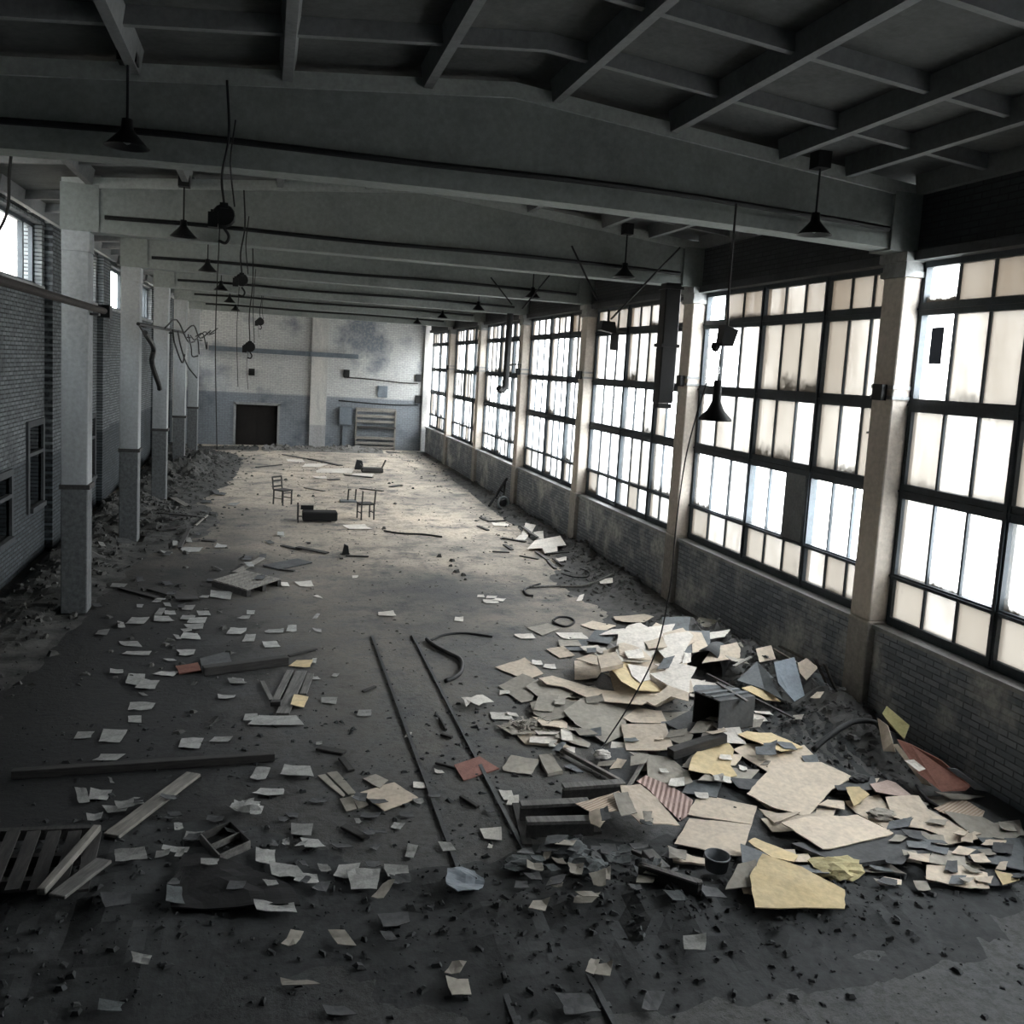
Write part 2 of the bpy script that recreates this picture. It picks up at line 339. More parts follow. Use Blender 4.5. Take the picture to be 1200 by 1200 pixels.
# windows of the window wall: mullions and rows measured off the photograph
ROWS = [(5.79, 6.25), (4.51, 5.62), (3.34, 4.33), (2.09, 3.14), (1.48, 2.01)]
GXP = 8.45
def pane_uv(o):
    uv = o.data.uv_layers.new(name='UVMap'); V = o.data.vertices
    for pl in o.data.polygons:
        ys = [V[i].co.y for i in pl.vertices]; zs = [V[i].co.z for i in pl.vertices]
        for li in pl.loop_indices:
            c = V[o.data.loops[li].vertex_index].co; uv.data[li].uv = ((c.y - min(ys)) / (max(ys) - min(ys)), (c.z - min(zs)) / (max(zs) - min(zs)))
def factory_window(n, ya, yb, mull, label, clear=(.03, .2, .35, .45, .3), force={}):
    """steel window: mullions, transoms, three panes across each field; rows from the top"""
    f = MB(); g = MB(); cols = []
    edges = [ya] + mull + [yb]
    f.box(GXP - .05, GXP + .05, ya, ya + .07, 1.36, 6.33); f.box(GXP - .05, GXP + .05, yb - .07, yb, 1.36, 6.33)
    for y in mull:
        f.box(GXP - .065, GXP + .06, y - .055, y + .055, 1.36, 6.33); f.box(GXP - .085, GXP - .06, y - .02, y + .02, 1.4, 6.3)
    zs = [6.33] + [z for r in ROWS for z in (r[1], r[0])] + [1.36]
    for i in range(0, len(zs), 2):
        f.box(GXP - .055, GXP + .055, ya, yb, zs[i + 1], zs[i])
        if 0 < i < len(zs) - 2: f.box(GXP - .08, GXP - .055, ya, yb, (zs[i] + zs[i + 1]) / 2 - .012, (zs[i] + zs[i + 1]) / 2 + .012)
    for k in range(len(edges) - 1):
        a, c = edges[k] + (.07 if k == 0 else .055), edges[k + 1] - (.07 if k == len(edges) - 2 else .055)
        npane = 3 if c - a > 1.2 else 2
        for j in range(npane):
            y0 = a + (c - a) * j / npane; y1 = a + (c - a) * (j + 1) / npane
            if j:
                for r in ROWS: f.box(GXP - .028, GXP + .02, y0 - .017, y0 + .017, r[0], r[1])
            for ri, r in enumerate(ROWS):
                i0 = len(g.v); g.add([(GXP, y0, r[0]), (GXP, y1, r[0]), (GXP, y1, r[1]), (GXP, y0, r[1])], [(0, 1, 2, 3)])
                c0 = clear[ri]; cl = c0 * uni(.4, 1.3) if rnd() < .6 else c0 * uni(0, .25)
                if ri in (2, 3) and rnd() < .3: cl = uni(.4, .9)
                tn = (.0, .45, .75, .85, .6)[ri] + uni(-.15, .35)
                if (k, j, ri) in force: cl = force[(k, j, ri)]
                cols.append((max(0, min(1, cl)) if cl < .9 else 2.4, max(0, min(1, tn)), max(0, uni(-.9, 1)), 1))
    o = f.build('window_%d' % n, MT['frame']); tag(o, label, 'window', 'steel windows of the window wall', ST)
    gl = g.build('glazing', MT['glass'], o); pane_uv(gl)
    at = gl.data.attributes.new('pane', 'FLOAT_COLOR', 'FACE'); at.data.foreach_set('color', [x for c in cols for x in c])
    return o
WIN = []
for i in range(-1, 6):
    p0 = Y0 + 6 * i
    ya, yb = (p0 + PY, p0 + 6)
    if i == -1: mull = [p0 + 1.95, p0 + 4.24]; mull = [6.1, 8.1]
    else: mull = [p0 + 2.04, p0 + 3.86]
    cl = [(.0, .03, .05, .20, .02), (.0, .05, .14, .35, .06), (.02, .3, .45, .55, .4), (.15, .5, .6, .7, .6)][max(0, min(3, i + 1))]
    force = {}
    if i == -1: force = {(2, 2, 0): 1, (2, 2, 1): .97, (2, 0, 4): .0, (2, 1, 4): .05, (2, 2, 4): .0, (2, 1, 3): .7, (2, 0, 3): .75, (2, 1, 1): .05, (2, 0, 1): .02, (2, 1, 0): 0, (2, 0, 0): 0, (2, 2, 3): .15, (2, 1, 2): .12, (2, 0, 2): .08}
    if i == 0: force = {(2, 2, 0): .95, (2, 2, 1): .75, (2, 1, 1): .25, (2, 0, 1): .06, (1, 0, 0): .02, (1, 1, 0): .05, (1, 2, 0): .03, (0, 0, 3): .9, (0, 1, 3): .85, (0, 2, 3): .95, (1, 1, 3): .9, (1, 2, 3): .9}
    where = ['nearest the camera, beside the front pillar', 'nearest complete one, with one pane boarded up', 'third from the camera, behind the dark hanging duct', 'fourth from the camera', 'fifth from the camera', 'sixth from the camera', 'last before the end wall'][i + 1]
    WIN.append(factory_window(i + 2, ya, yb, mull, 'tall steel factory window of grimy panes, ' + where, cl, force))
# the boarded pane, a swung-out vent and broken bits
bb = MB(); bb.box(GXP - .06, GXP - .03, 12.06, 12.62, 2.07, 3.16)
bb.build('board', MT['greyboard'], WIN[1])['label'] = 'blue grey board in place of a pane'
for i in (0, 1, 2):
    lv = MB(); p = Y0 + 6 * i
    lv.bar((GXP - .08, p + .75, 3.98), (GXP - .08, p + .42, 3.98), .03, .03); lv.box(GXP - .12, GXP - .05, p + .42, p + .50, 3.9, 4.06)
    lv.build('window_latch', MT['iron'], WIN[i + 1])
# walls of the window side: brick apron, lintel and brick above, per bay
for i in range(-1, 6):
    p0 = Y0 + 6 * i; ya, yb = p0 + PY, p0 + 6
    nm = ['behind the heap of cardboard'] if 0 else None
bw = MB()
for i in range(-1, 6): bw.box(8.22, 8.62, Y0 + 6 * i + PY + .004, Y0 + 6 * i + 6 - .004, -.02, 1.30)
bw.box(8.22, 8.62, -2.2, Y0 - 6 - .004, -.02, 7.4)  # unseen stretch left windowless to keep the near floor dark
tag(bw.build('wall_right', MT['brick_r']), 'sooty brick apron wall under the tall windows', 'wall', kind=ST)
bw = MB()
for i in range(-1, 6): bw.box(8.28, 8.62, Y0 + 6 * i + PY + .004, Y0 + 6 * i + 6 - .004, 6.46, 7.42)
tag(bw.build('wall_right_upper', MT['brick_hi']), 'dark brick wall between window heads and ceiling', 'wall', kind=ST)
for i in range(-1, 6):
    s = MB(); ya, yb = Y0 + 6 * i + PY + .004, Y0 + 6 * i + 6 - .004
    s.box(8.17, 8.60, ya, yb, 1.302, 1.36)
    tag(s.build('trim_%d' % (i + 2), MT['sill']), 'concrete sill under the %s window from the camera' % ORD[i + 1], 'window sill', 'window sills', ST)
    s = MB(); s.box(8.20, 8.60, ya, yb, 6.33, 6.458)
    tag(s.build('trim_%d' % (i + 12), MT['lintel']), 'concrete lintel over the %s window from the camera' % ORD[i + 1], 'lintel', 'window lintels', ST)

# pillars
def pillar(x0, x1, y0, mat, label, group, right):
    p = MB(); p.box(x0, x1, y0, y0 + PY, 1.40 if right else 0, 6.12)
    if right: p.box(x0 - .02, x1, y0 - .02, y0 + PY, 0, 1.40)
    o = p.build('pillar', mat, bevel=.015); tag(o, label, 'pillar', group, ST)
    c = MB()
    if right:
        c.box(x0 - .03, x1 + .02, y0 - .04, y0 + PY + .04, 6.12, 6.2); c.box(x0 - .01, x1 + .02, y0 - .02, y0 + PY + .02, 6.2, 6.32); c.box(x0 - .05, x1 + .02, y0 - .06, y0 + PY + .06, 6.32, ZB)
    else: c.box(x0, x1 + .01, y0 - .005, y0 + PY, 6.12, ZB)
    c.build('capital', mat if not right else MT['sill'], o)
    if right:
        st = MB()
        for z in (4.48, 4.62): st.box(x0 - .018, x1 + .008, y0 - .018, y0 + PY + .01, z, z + .05)
        st.build('steel_strap', MT['sill'], o)
        q = MB(); q.box(x0 - .10, x0 - .02, y0 + .1, y0 + .3, 4.46, 4.68); q.build('bracket', MT['iron'], o)
    else:
        q = MB(); q.box(x0 - .02, x1 + .04, y0 - .03, y0 + PY, 2.16, 2.24); q.build('ledge', MT['wooddark'], o)
        q = MB(); q.box(x1 + .004, x1 + .14, y0 + .1, y0 + .26, 5.09, 5.13); q.build('bracket', MT['iron'], o)
    return o
for i in range(0, 6):
    pillar(XR, PX1, Y0 + 6 * i, MT['pillar_r'], 'limewashed concrete pillar between the tall windows, %s from the camera' % ORD[i], 'pillars of the window wall', True)
for i in range(1, 6):
    pillar(XL - .41, XL, Y0 + 6 * i, MT['pillar_l'], 'free standing grey concrete pillar along the aisle, %s from the camera' % ORD[i - 1], 'pillars of the aisle row', False)

CAMBER = [.13, .02, .02, .0, .0, .0]
# roof beams with a pitched top
def beam(Y, label, i):
    def prof(zlo_end, zlo_mid, zhi_end, zhi_mid, w, nm, par=None):
        x0, x1, xm = XL - .41, PX1, (XL + XR) / 2
        q = MB(); y0, y1 = Y + .21 - w / 2, Y + .21 + w / 2
        half = (x1 - x0) / 2; ns = 12; cam_ = CAMBER[i]
        lo = lambda x: zlo_end + (zlo_mid - zlo_end) * (1 - abs(x - xm) / half) + (cam_ * (1 - ((x - xm) / half) ** 2) if zlo_end < 6.7 else 0)
        hi = lambda x: zhi_end + (zhi_mid - zhi_end) * (1 - abs(x - xm) / half) + (cam_ * (1 - ((x - xm) / half) ** 2) if zhi_end < 6.7 else 0)
        for k in range(ns):
            xa, xb = x0 + (x1 - x0) * k / ns, x0 + (x1 - x0) * (k + 1) / ns; la, lb, ha, hb = lo(xa), lo(xb), hi(xa), hi(xb)
            q.hexa([(xa, y0, la), (xb, y0, lb), (xb, y1, lb), (xa, y1, la)], [(xa, y0, ha), (xb, y0, hb), (xb, y1, hb), (xa, y1, ha)])
        return q
    q = prof(6.60, 6.60, 7.1, 7.66, .34, '')
    e = prof(6.44, 6.44, 6.60, 6.60, .36, '')
    o = q.build('beam', MT['beam']); tag(o, label, 'beam', 'pitched concrete roof beams', ST)
    fl = MB(); fl.v, fl.f = e.v, e.f; fl.build('bottom_flange', MT['beam'], o)
    t = prof(7.1, 7.66, 7.27, 7.83, .42, ''); t.build('top_flange', MT['flange'], o)
    # thickened ends on the pillars
    s = MB(); s.box(7.85, PX1 + .02, Y - .004, Y + .424, 6.442, 7.2); s.build('end_block', MT['beam'], o)
    s = MB(); s.box(XL - .43, XL + .15, Y - .004, Y + .424, 6.442, 7.2); s.build('end_block', MT['beam'], o)
    return o
for i in range(0, 6):
    beam(Y0 + 6 * i, 'pitched concrete roof beam across the hall, %s from the camera' % ORD[i], i)

# ceiling: two pitched slabs with ribs
xm = (XL + XR) / 2
zc = lambda x: 7.83 - abs(x - xm) / (xm - (XL - .41)) * .56
c = MB()
for xa, xb in ((-4.9, xm), (xm, 9.0)):
    c.hexa([(xa, -2.2, zc(xa)+.12), (xb, -2.2, zc(xb)+.12), (xb, 46.8, zc(xb)+.12), (xa, 46.8, zc(xa)+.12)], [(xa, -2.2, zc(xa) + .3), (xb, -2.2, zc(xb) + .3), (xb, 46.8, zc(xb) + .3), (xa, 46.8, zc(xa) + .3)])
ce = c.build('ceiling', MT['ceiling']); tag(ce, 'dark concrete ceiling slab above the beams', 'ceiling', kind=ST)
for i in range(-2, 6):                       # ribs of the roof panels, each bay
    ya, yb = Y0 + 6 * i + .44, Y0 + 6 * i + 5.98
    if i == -2: ya = -2.1
    xs = [-4.35, -2.88, -1.38, .12, 1.62, 3.12, 4.62, 6.12, 7.1, 8.2]
    for x in xs:
        q = MB(); z = zc(x)
        q.hexa([(x - .05, ya, z - .12), (x + .05, ya, z - .12), (x + .05, yb, z - .12), (x - .05, yb, z - .12)], [(x - .09, ya, z + .12), (x + .09, ya, z + .12), (x + .09, yb, z + .12), (x - .09, yb, z + .12)])
        r = q.build('ceiling_rib', MT['rib'], ce)
    for y in ([ya + 1.5, ya + 3.0, ya + 4.4] if i > -2 else []):
        q = MB()
        for xa, xb in ((-4.6, xm), (xm, 8.3)):
            q.hexa([(xa, y - .04, zc(xa) - .04), (xb, y - .04, zc(xb) - .04), (xb, y + .04, zc(xb) - .04), (xa, y + .04, zc(xa) - .04)], [(xa, y - .06, zc(xa) + .12), (xb, y - .06, zc(xb) + .12), (xb, y + .06, zc(xb) + .12), (xa, y + .06, zc(xa) + .12)])
        q.build('cross_rib', MT['rib'], ce)

# aisle wall with high windows and low openings
def wall_with_holes(y0, y1, z0, z1, x0, x1, holes):
    q = MB(); ys = sorted({y0, y1} | {h[0] for h in holes} | {h[1] for h in holes})
    for a, c_ in zip(ys[:-1], ys[1:]):
        hz = sorted([(h[2], h[3]) for h in holes if h[0] <= a and h[1] >= c_]); z = z0
        for l, u in hz:
            if l > z: q.box(x0, x1, a, c_, z, l)
            z = u
        if z < z1: q.box(x0, x1, a, c_, z, z1)
    return q
holes = []
for i in range(0, 6):
    ya = 17.1 - 6 + 6 * i; holes.append((ya, ya + 3.6, 5.78, 7.06))
holes += [(19.52, 20.62, 1.2, 2.86), (17.2, 18.2, .9, 2.05), (25.4, 26.5, 1.0, 2.6), (31.6, 32.6, 1.0, 2.6)]
w = wall_with_holes(-2.2, 45.92, -.02, 7.52, XW - .35, XW, holes)
tag(w.build('wall_left', MT['brick_l']), 'whitewashed brick aisle wall with high windows', 'wall', kind=ST)
for i in range(0, 6):
    ya = 17.1 - 6 + 6 * i; f = MB(); x = XW - .2
    f.box(x - .04, x + .04, ya, ya + .09, 5.78, 7.06); f.box(x - .04, x + .04, ya + 3.5, ya + 3.6, 5.78, 7.06)
    f.box(x - .04, x + .04, ya, ya + 3.6, 5.78, 5.86); f.box(x - .04, x + .04, ya, ya + 3.6, 6.98, 7.06)
    for y in (ya + .9, ya + 2.75): f.box(x - .05, x + .05, y - .05, y + .05, 5.8, 7.04)
    o = f.build('window_%d' % (i + 9), MT['frame']); tag(o, 'small high steel window in the aisle wall, %s from the camera' % ORD[i], 'window', 'high aisle windows', ST)
    g = MB(); cols = []
    for a, c_ in ((ya + .09, ya + .85), (ya + .95, ya + 2.7), (ya + 2.8, ya + 3.5)): g.add([(x, a, 5.86), (x, c_, 5.86), (x, c_, 6.98), (x, a, 6.98)], [(0, 1, 2, 3)]); cols += [2.4, rnd(), 0, 1]
    gl = g.build('glazing', MT['glass'], o); pane_uv(gl); at = gl.data.attributes.new('pane', 'FLOAT_COLOR', 'FACE'); at.data.foreach_set('color', cols)
    s = MB(); s.box(XW - .3, XW + .05, ya - .05, ya + 3.65, 5.70, 5.775); tag(s.build('trim_%d' % (i + 20), MT['sill']), 'thin sill below the %s high aisle window' % ORD[i], 'window sill', 'aisle window sills', ST)
for k, (ya, yb, za, zb) in enumerate(holes[6:]):
    f = MB(); x0, x1 = XW - .05, XW + .05
    f.box(x0, x1, ya - .13, ya, za - .1, zb + .13); f.box(x0, x1, yb, yb + .13, za - .1, zb + .13); f.box(x0, x1, ya, yb, zb, zb + .13); f.box(x0, x1 + .06, ya, yb, za - .1, za)
    f.box(x0, x1, ya, yb, za + (zb - za) * .64, za + (zb - za) * .64 + .07)
    o = f.build('window_%d' % (k + 20), MT['trim_dark']); tag(o, 'blind dark hatch with pale frame low in the aisle wall, %s from the camera' % ORD[[1, 0, 2, 3][k]], 'hatch', 'hatches in the aisle wall', ST)
    d = MB(); d.box(XW - .34, XW - .3, ya, yb, za, zb); d.build('shutter', MT['black'], o)
for i in range(1, 6):
    p = MB(); y = Y0 + 6 * i + 5.0
    p.box(XW + .002, XW + .16, y, y + 1.1, 0, 7.35); tag(p.build('pillar', MT['brick_l']), 'flat brick pier on the aisle wall, %s from the camera' % ORD[i - 1], 'pier', 'brick piers of the aisle wall', ST)

# end wall
w = MB()
ex0, ex1 = XW - .3, 8.62
for (xa, xb, za, zb) in ((ex0, -1.5, 0, 8.1), (-1.5, .55, 2.1, 8.1), (.55, ex1, 0, 8.1)): w.box(xa, xb, YB + .42, YB + .8, za, zb)
tag(w.build('wall_back', MT['brick_b']), 'whitewashed and stained brick end wall of the hall', 'wall', kind=ST)
YE = YB + .42
for n, (xa, xb, lab) in enumerate(((2.16, 2.98, 'plastered pier in the middle of the end wall'), (8.02, 8.62, 'plastered corner pier of the end wall beside the windows'), (-4.6, -4.0, 'plastered corner pier of the end wall beside the aisle wall'))):
    p = MB(); p.box(xa, xb, YE - .25, YE - .004, 0, 7.3); tag(p.build('pillar', MT['plaster']), lab, 'pier', kind=ST)
d = MB(); d.box(-1.62, -1.5, YE - .05, YE + .35, 0, 2.2); d.box(.55, .67, YE - .05, YE + .35, 0, 2.2); d.box(-1.62, .67, YE - .05, YE + .35, 2.1, 2.22)
do = d.build('door_1', MT['sill']); tag(do, 'dark double doorway in the end wall', 'door', kind=ST)
bk = MB(); bk.box(-1.8, .85, YE + .42, YE + .5, -.02, 2.4); bk.build('dark_void', MT['black'], do)
for xa, xb in ((-1.48, -.48), (-.46, .53)):
    l = MB(); l.box(xa, xb, YE + .25, YE + .3, .02, 2.08); l.build('leaf', MT['void'], do)
w = MB(); w.box(XW - .35, 8.62, -2.5, -2.2, -.02, 8.1); tag(w.build('wall_front', MT['brick_b']), 'blank brick wall behind the camera', 'wall', kind=ST)

# floor rails
for x, lab in ((1.80, 'worn narrow rail sunk in the floor, the one nearer the aisle pillars'), (2.485, 'worn narrow rail sunk in the floor, the one nearer the windows')):
    r = MB(); r.box(x - .022, x + .022, 3.2, 14.2, .002, .026)
    for k in range(18):
        y = 3.6 + k * .6; r.box(x - .05, x + .05, y - .025, y + .025, .002, .014)
    o = r.build('floor_rail', MT['rail']); tag(o, lab, 'rail', 'rails in the floor', ST)

# ------------------------------------------------------------------ outside
g = MB(); g.box(9.2, 90, -40, 120, -.6, -.5); g.box(-60, -5.4, -40, 120, -.6, -.5); tag(g.build('ground', MT['outground']), 'pale yard outside the windows', 'ground', kind=ST)
w = MB()
w.box(25, 33, 22.5, 42, -.5, 9.5)
o = w.build('rendered_building', MT['outwall']); tag(o, 'pale rendered building across the yard, seen through the clear panes', 'building')
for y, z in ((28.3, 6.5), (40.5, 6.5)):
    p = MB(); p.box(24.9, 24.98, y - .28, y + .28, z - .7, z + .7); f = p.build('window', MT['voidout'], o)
w = MB(); w.box(18.5, 22, 12, 19.0, -.5, 4.2); o = w.build('shed', MT['outwall']); tag(o, 'low shed with grey sheet roof across the yard', 'shed')
r = MB(); r.hexa([(18.2, 11.7, 4.21), (22.3, 11.7, 4.9), (22.3, 19.3, 4.9), (18.2, 19.3, 4.21)], [(18.2, 11.7, 4.33), (22.3, 11.7, 5.02), (22.3, 19.3, 5.02), (18.2, 19.3, 4.33)]); r.build('roof', MT['roofing'], o)
w = MB(); w.box(-12, -10, 5, 60, -.5, 12); tag(w.build('brick_building', MT['outbrick']), 'pale brick building outside the high aisle windows', 'building')

# ------------------------------------------------------------------ light: an overcast day through the windows
W = bpy.data.worlds.new('overcast sky'); S.world = W; W.use_nodes = True
bg = W.node_tree.nodes['Background']; bg.inputs[0].default_value = (.95, .98, 1, 1); bg.inputs[1].default_value = 28.0
def portal(loc, rot, sx, sy):
    l = bpy.data.lights.new('window_portal', 'AREA'); l.shape = 'RECTANGLE'; l.size = sx; l.size_y = sy; l.cycles.is_portal = True
    o = bpy.data.objects.new('window_portal', l); COL.objects.link(o); o.location = loc; o.rotation_euler = rot
for i in range(-1, 6): portal((GXP + .12, Y0 + 6 * i + 3.2, 3.85), (0, math.pi / 2, 0), 5.0, 5.6)
for i in range(0, 6): portal((XW - .4, 17.1 - 6 + 6 * i + 1.8, 6.42), (0, -math.pi / 2, 0), 1.3, 3.6)
S.view_settings.view_transform = 'Standard'; S.view_settings.look = 'None'; S.view_settings.gamma = 1; S.view_settings.exposure = .3
S.cycles.max_bounces = 8; S.cycles.diffuse_bounces = 5; S.cycles.transparent_max_bounces = 8
S.cycles.use_denoising = True
# ------------------------------------------------------------------ hung from the roof
# pipes along the beams
for i in range(0, 6):
    q = MB(); y = Y0 + 6 * i - .06
    z = 6.68; pts = [(XL + .25, y, z), (-1, y, z + .02), (1.5, y, z - .01), (4, y, z + .015), (6.5, y, z - .005), (7.75, y, z - .02)]
    if i == 0: pts[0] = (XL - .3, y, z)
    pts = [(a, y_, c_ + CAMBER[i] * (1 - ((a - 2.62) / 5.9) ** 2)) for a, y_, c_ in pts]
    q.tube(smooth_path(pts, 4), .036, 8)
    tag(q.build('ceiling_pipe', MT['iron'], origin=(2.6, y, z)), 'thin black pipe clipped along the face of the %s beam from the camera' % ORD[i], 'pipe', 'pipes along the beams')
# industrial pendant lamps on the beams
def pendant(loc, label, group, drop=.85):
    e = empty('pendant_lamp', loc, label, 'lamp', group)
    def bd(q, n, mt, sm=False):
        o = q.build(n, mt, smooth=sm); o.parent = e; return o
    q = MB(); q.box(-.09, .09, -.09, .1, drop - .12, drop + .08); bd(q, 'mounting_box', MT['iron'])
    q = MB(); q.tube([(0, 0, .16), (0, 0, drop - .1)], .014, 6); bd(q, 'rod', MT['iron'])
    q = MB(); q.lathe([(.0, .2), (.05, .2), (.06, .1), (.09, .06), (.2, -.06), (.215, -.07), (.2, -.065), (.08, .05), (0, .06)]); sh = bd(q, 'shade', MT['iron'], True)
    q = MB(); q.lathe([(0, -.05), (.035, -.03), (.045, .0), (.03, .05), (0, .06)], n=10); o = q.build('bulb', MT['greyboard'], smooth=True); o.parent = sh
    return e
L0 = None
for i in range(0, 6):
    for x, side in ((-1.4, 'aisle end'), (6.48, 'window end')):
        if i == 0 and x < 0: z = 6.62
        else: z = 6.53
        y = Y0 + 6 * i - .30; lab = 'black industrial pendant lamp hung before the %s beam from the camera, at its %s' % (ORD[i], side)
        if L0 is None: L0 = pendant((x, y, z), lab, 'pendant lamps along the beams')
        else: dup(L0, (x, y, z), lab)
# three cable pulleys over the middle of the hall
def pulley(loc, ztop, label, size=1.0, tail=1.6):
    e = empty('hanging_pulley', loc, label, 'pulley', 'pulley blocks hung on cables')
    q = MB(); h = ztop - loc[2]
    q.tube(smooth_path([(0, 0, h), (.03, 0, h * .6), (-.03, .01, h * .3), (0, 0, .1)], 5), .013, 6)
    o = q.build('cable', MT['iron']); o.parent = e
    q = MB(); q.tube(smooth_path([(.09, 0, h * .72), (.05, .02, h * .4), (.1, 0, .1)], 5), .009, 5); o = q.build('cable', MT['iron']); o.parent = e
    q = MB(); s = size
    n = 14
    for sd in (-.05, .05):
        q.lathe([(0, -.012), (.13 * s, -.012), (.14 * s, 0), (.13 * s, .012), (0, .012)], n=n)
    k = len(q.v) // 2; q.v = [(v[0], v[2] + (-.05 if j < k else .05), v[1]) for j, v in enumerate(q.v)]
    o = q.build('sheave', MT['iron']); o.parent = e
    q = MB(); q.box(-.16 * s, .06 * s, -.035, .035, -.02, .05); q.box(-.05 * s, .05 * s, -.08, .08, .08 * s, .15 * s); q.box(-.19 * s, -.07 * s, -.07, .07, -.16 * s, .02)
    o = q.build('block', MT['iron']); o.parent = e
    q = MB(); q.tube(smooth_path([(0, 0, -.12), (.05, 0, -.2), (.02, 0, -.27), (-.05, 0, -.25)], 5), .016, 6); o = q.build('hook', MT['iron']); o.parent = e
    q = MB(); q.tube(smooth_path([(-.04, 0, -.12), (-.06, .02, -tail * .5), (-.02, 0, -tail)], 5), .006, 5); o = q.build('tail_wire', MT['iron']); o.parent = e
    return e
P0 = pulley((-.47, 9.55, 5.97), 7.3, 'largest black pulley block with hook, hung on a cable at the first beam', .8, 2.4)
pulley((-.46, 15.55, 5.83), 7.3, 'black pulley block on cables hung at the second beam, below and behind the largest block', .75, 1.8)
pulley((-.42, 21.55, 4.78), 7.3, 'black pulley block hung lowest, on a long cable at the third beam', .9, 1.0)
pulley((-.31, 33.55, 5.84), 7.2, 'tiny black pulley block far off, on a cable at the fifth beam', 1.0, .6)
# the lamp with its long cord, in front of the boarded window
e = empty('hanging_lamp', (5.31, 9.6, 4.2), 'large black bell lamp hanging alone before the boarded window', 'lamp')
def hb(q, n, mt, par=None, sm=False):
    o = q.build(n, mt, smooth=sm); o.parent = par or e; return o
q = MB(); q.lathe([(0, .40), (.045, .40), (.05, .36), (.055, .14), (.075, .09), (.105, .03), (.2, -.07), (.205, -.095), (.195, -.09), (.09, .03), (.05, .1), (0, .1)], n=24); sh = hb(q, 'shade', MT['iron'], sm=True)
q = MB(); q.lathe([(0, -.07), (.04, -.05), (.05, -.01), (.03, .06), (0, .08)], n=12); hb(q, 'bulb', MT['greyboard'], sh, True)
q = MB(); q.tube(smooth_path([(.05, 0, 2.52), (.045, 0, 1.6), (.07, 0, 1.05)], 5), .014, 6); hb(q, 'cable', MT['iron'])
q = MB(); q.hexa([(-.03, -.08, .82), (.12, -.08, .82), (.12, .08, .82), (-.03, .08, .82)], [(-.01, -.08, 1.07), (.18, -.08, 1.02), (.18, .08, 1.02), (-.01, .08, 1.07)]); hb(q, 'junction_box', MT['iron'])
q = MB(); q.lathe([(0, .06), (.05, .05), (.06, .0), (.03, -.05), (0, -.06)], (-.07, 0, .80), 10); hb(q, 'connector', MT['iron'])
q = MB(); q.tube(smooth_path([(.02, 0, .86), (.0, 0, .6), (0, 0, .38)], 4), .010, 6); hb(q, 'lamp_cable', MT['iron'])
# loose cord from its connector down to the cardboard
cp = [GY(843, 412, 9.45), GY(826, 455, 9.55), GY(805, 530, 9.5), GY(793, 610, 9.45), GY(785, 690, 9.4), GY(768, 765, 9.3), GY(738, 825, 9.2), G(712, 866, .16), G(700, 885, .1)]
q = MB(); q.tube(smooth_path(cp, 6), .009, 6); tag(q.build('loose_hanging_wire', MT['iron'], origin=cp[3]), 'thin loose black cord dropping from the bell lamp onto the cardboard heap', 'wire')
# dark ducts
q = MB()
q.box(7.28, 7.60, 15.42, 15.70, 4.12, 6.42)
o = q.build('hanging_duct', MT['iron'], origin=(7.44, 15.56, 4.1), bevel=.02); tag(o, 'dark square duct hanging from the second beam beside a pillar', 'duct')
for z in (5.2, 6.3):
    q = MB(); q.box(7.25, 7.63, 15.39, 15.73, z, z + .06); q.build('collar', MT['iron'], o)
q = MB(); q.box(7.30, 7.58, 15.44, 15.68, 4.02, 4.11); q.build('outlet', MT['iron'], o)
q = MB(); pts = [(7.55, 27.6, 6.43), (7.53, 27.6, 5.0), (7.52, 27.6, 4.3), (7.50, 27.58, 4.02), (7.36, 27.5, 3.92), (7.24, 27.4, 4.0)]
q.tube(smooth_path(pts, 5), .105, 12); o = q.build('hanging_pipe', MT['iron'], origin=(7.5, 27.6, 4)); tag(o, 'dark pipe hanging before the windows with its end bent up', 'pipe')
q = MB(); q.tube([(7.55, 27.6, 4.75), (7.9, 27.7, 4.8), (8.10, 27.9, 4.8)], .03, 6); q.build('wall_bracket', MT['iron'], o)
# cut stay rods sticking out of the beams
for (xa, ya, xb, yb, Y, lab) in ((670, 288, 700, 352, 15.45, 'thin black rod slanting down beside the second beam, above the third window pillar'), (797, 290, 716, 374, 15.35, 'thin black rod slanting the other way, from the second beam end to a small floodlight'),
                                (575, 325, 600, 357, 21.4, 'short thin rod slanting down before the third beam'), (646, 320, 612, 362, 21.3, 'short thin rod slanting back before the third beam, towards a pillar head')):
    p, q_ = GY(xa, ya, Y), GY(xb, yb, Y); q = MB(); q.tube([p, q_], .018, 6); tag(q.build('hanging_rod', MT['iron'], origin=p), lab, 'rod', 'stay rods at the beams')
# floodlight on the third pillar
fl = GX(712, 380, 8.0)
e = empty('hanging_floodlight', fl, 'small dark floodlight fixed at the head of the third window pillar', 'floodlight')
def fb(q, n, mt, par=None):
    o = q.build(n, mt); o.parent = par or e; return o
q = MB(); q.hexa([(-.22, -.15, -.15), (.2, -.15, -.22), (.2, .15, -.22), (-.22, .15, -.15)], [(-.16, -.1, .08), (.16, -.1, .06), (.16, .1, .06), (-.16, .1, .08)]); fb(q, 'housing', MT['iron'])
q = MB(); q.tube([(0, 0, .05), (.02, .05, .35)], .02, 6); fb(q, 'bracket', MT['iron'])
q = MB(); q.box(.12, .3, -.06, .06, -.62, -.22); fb(q, 'ballast_box', MT['iron'])
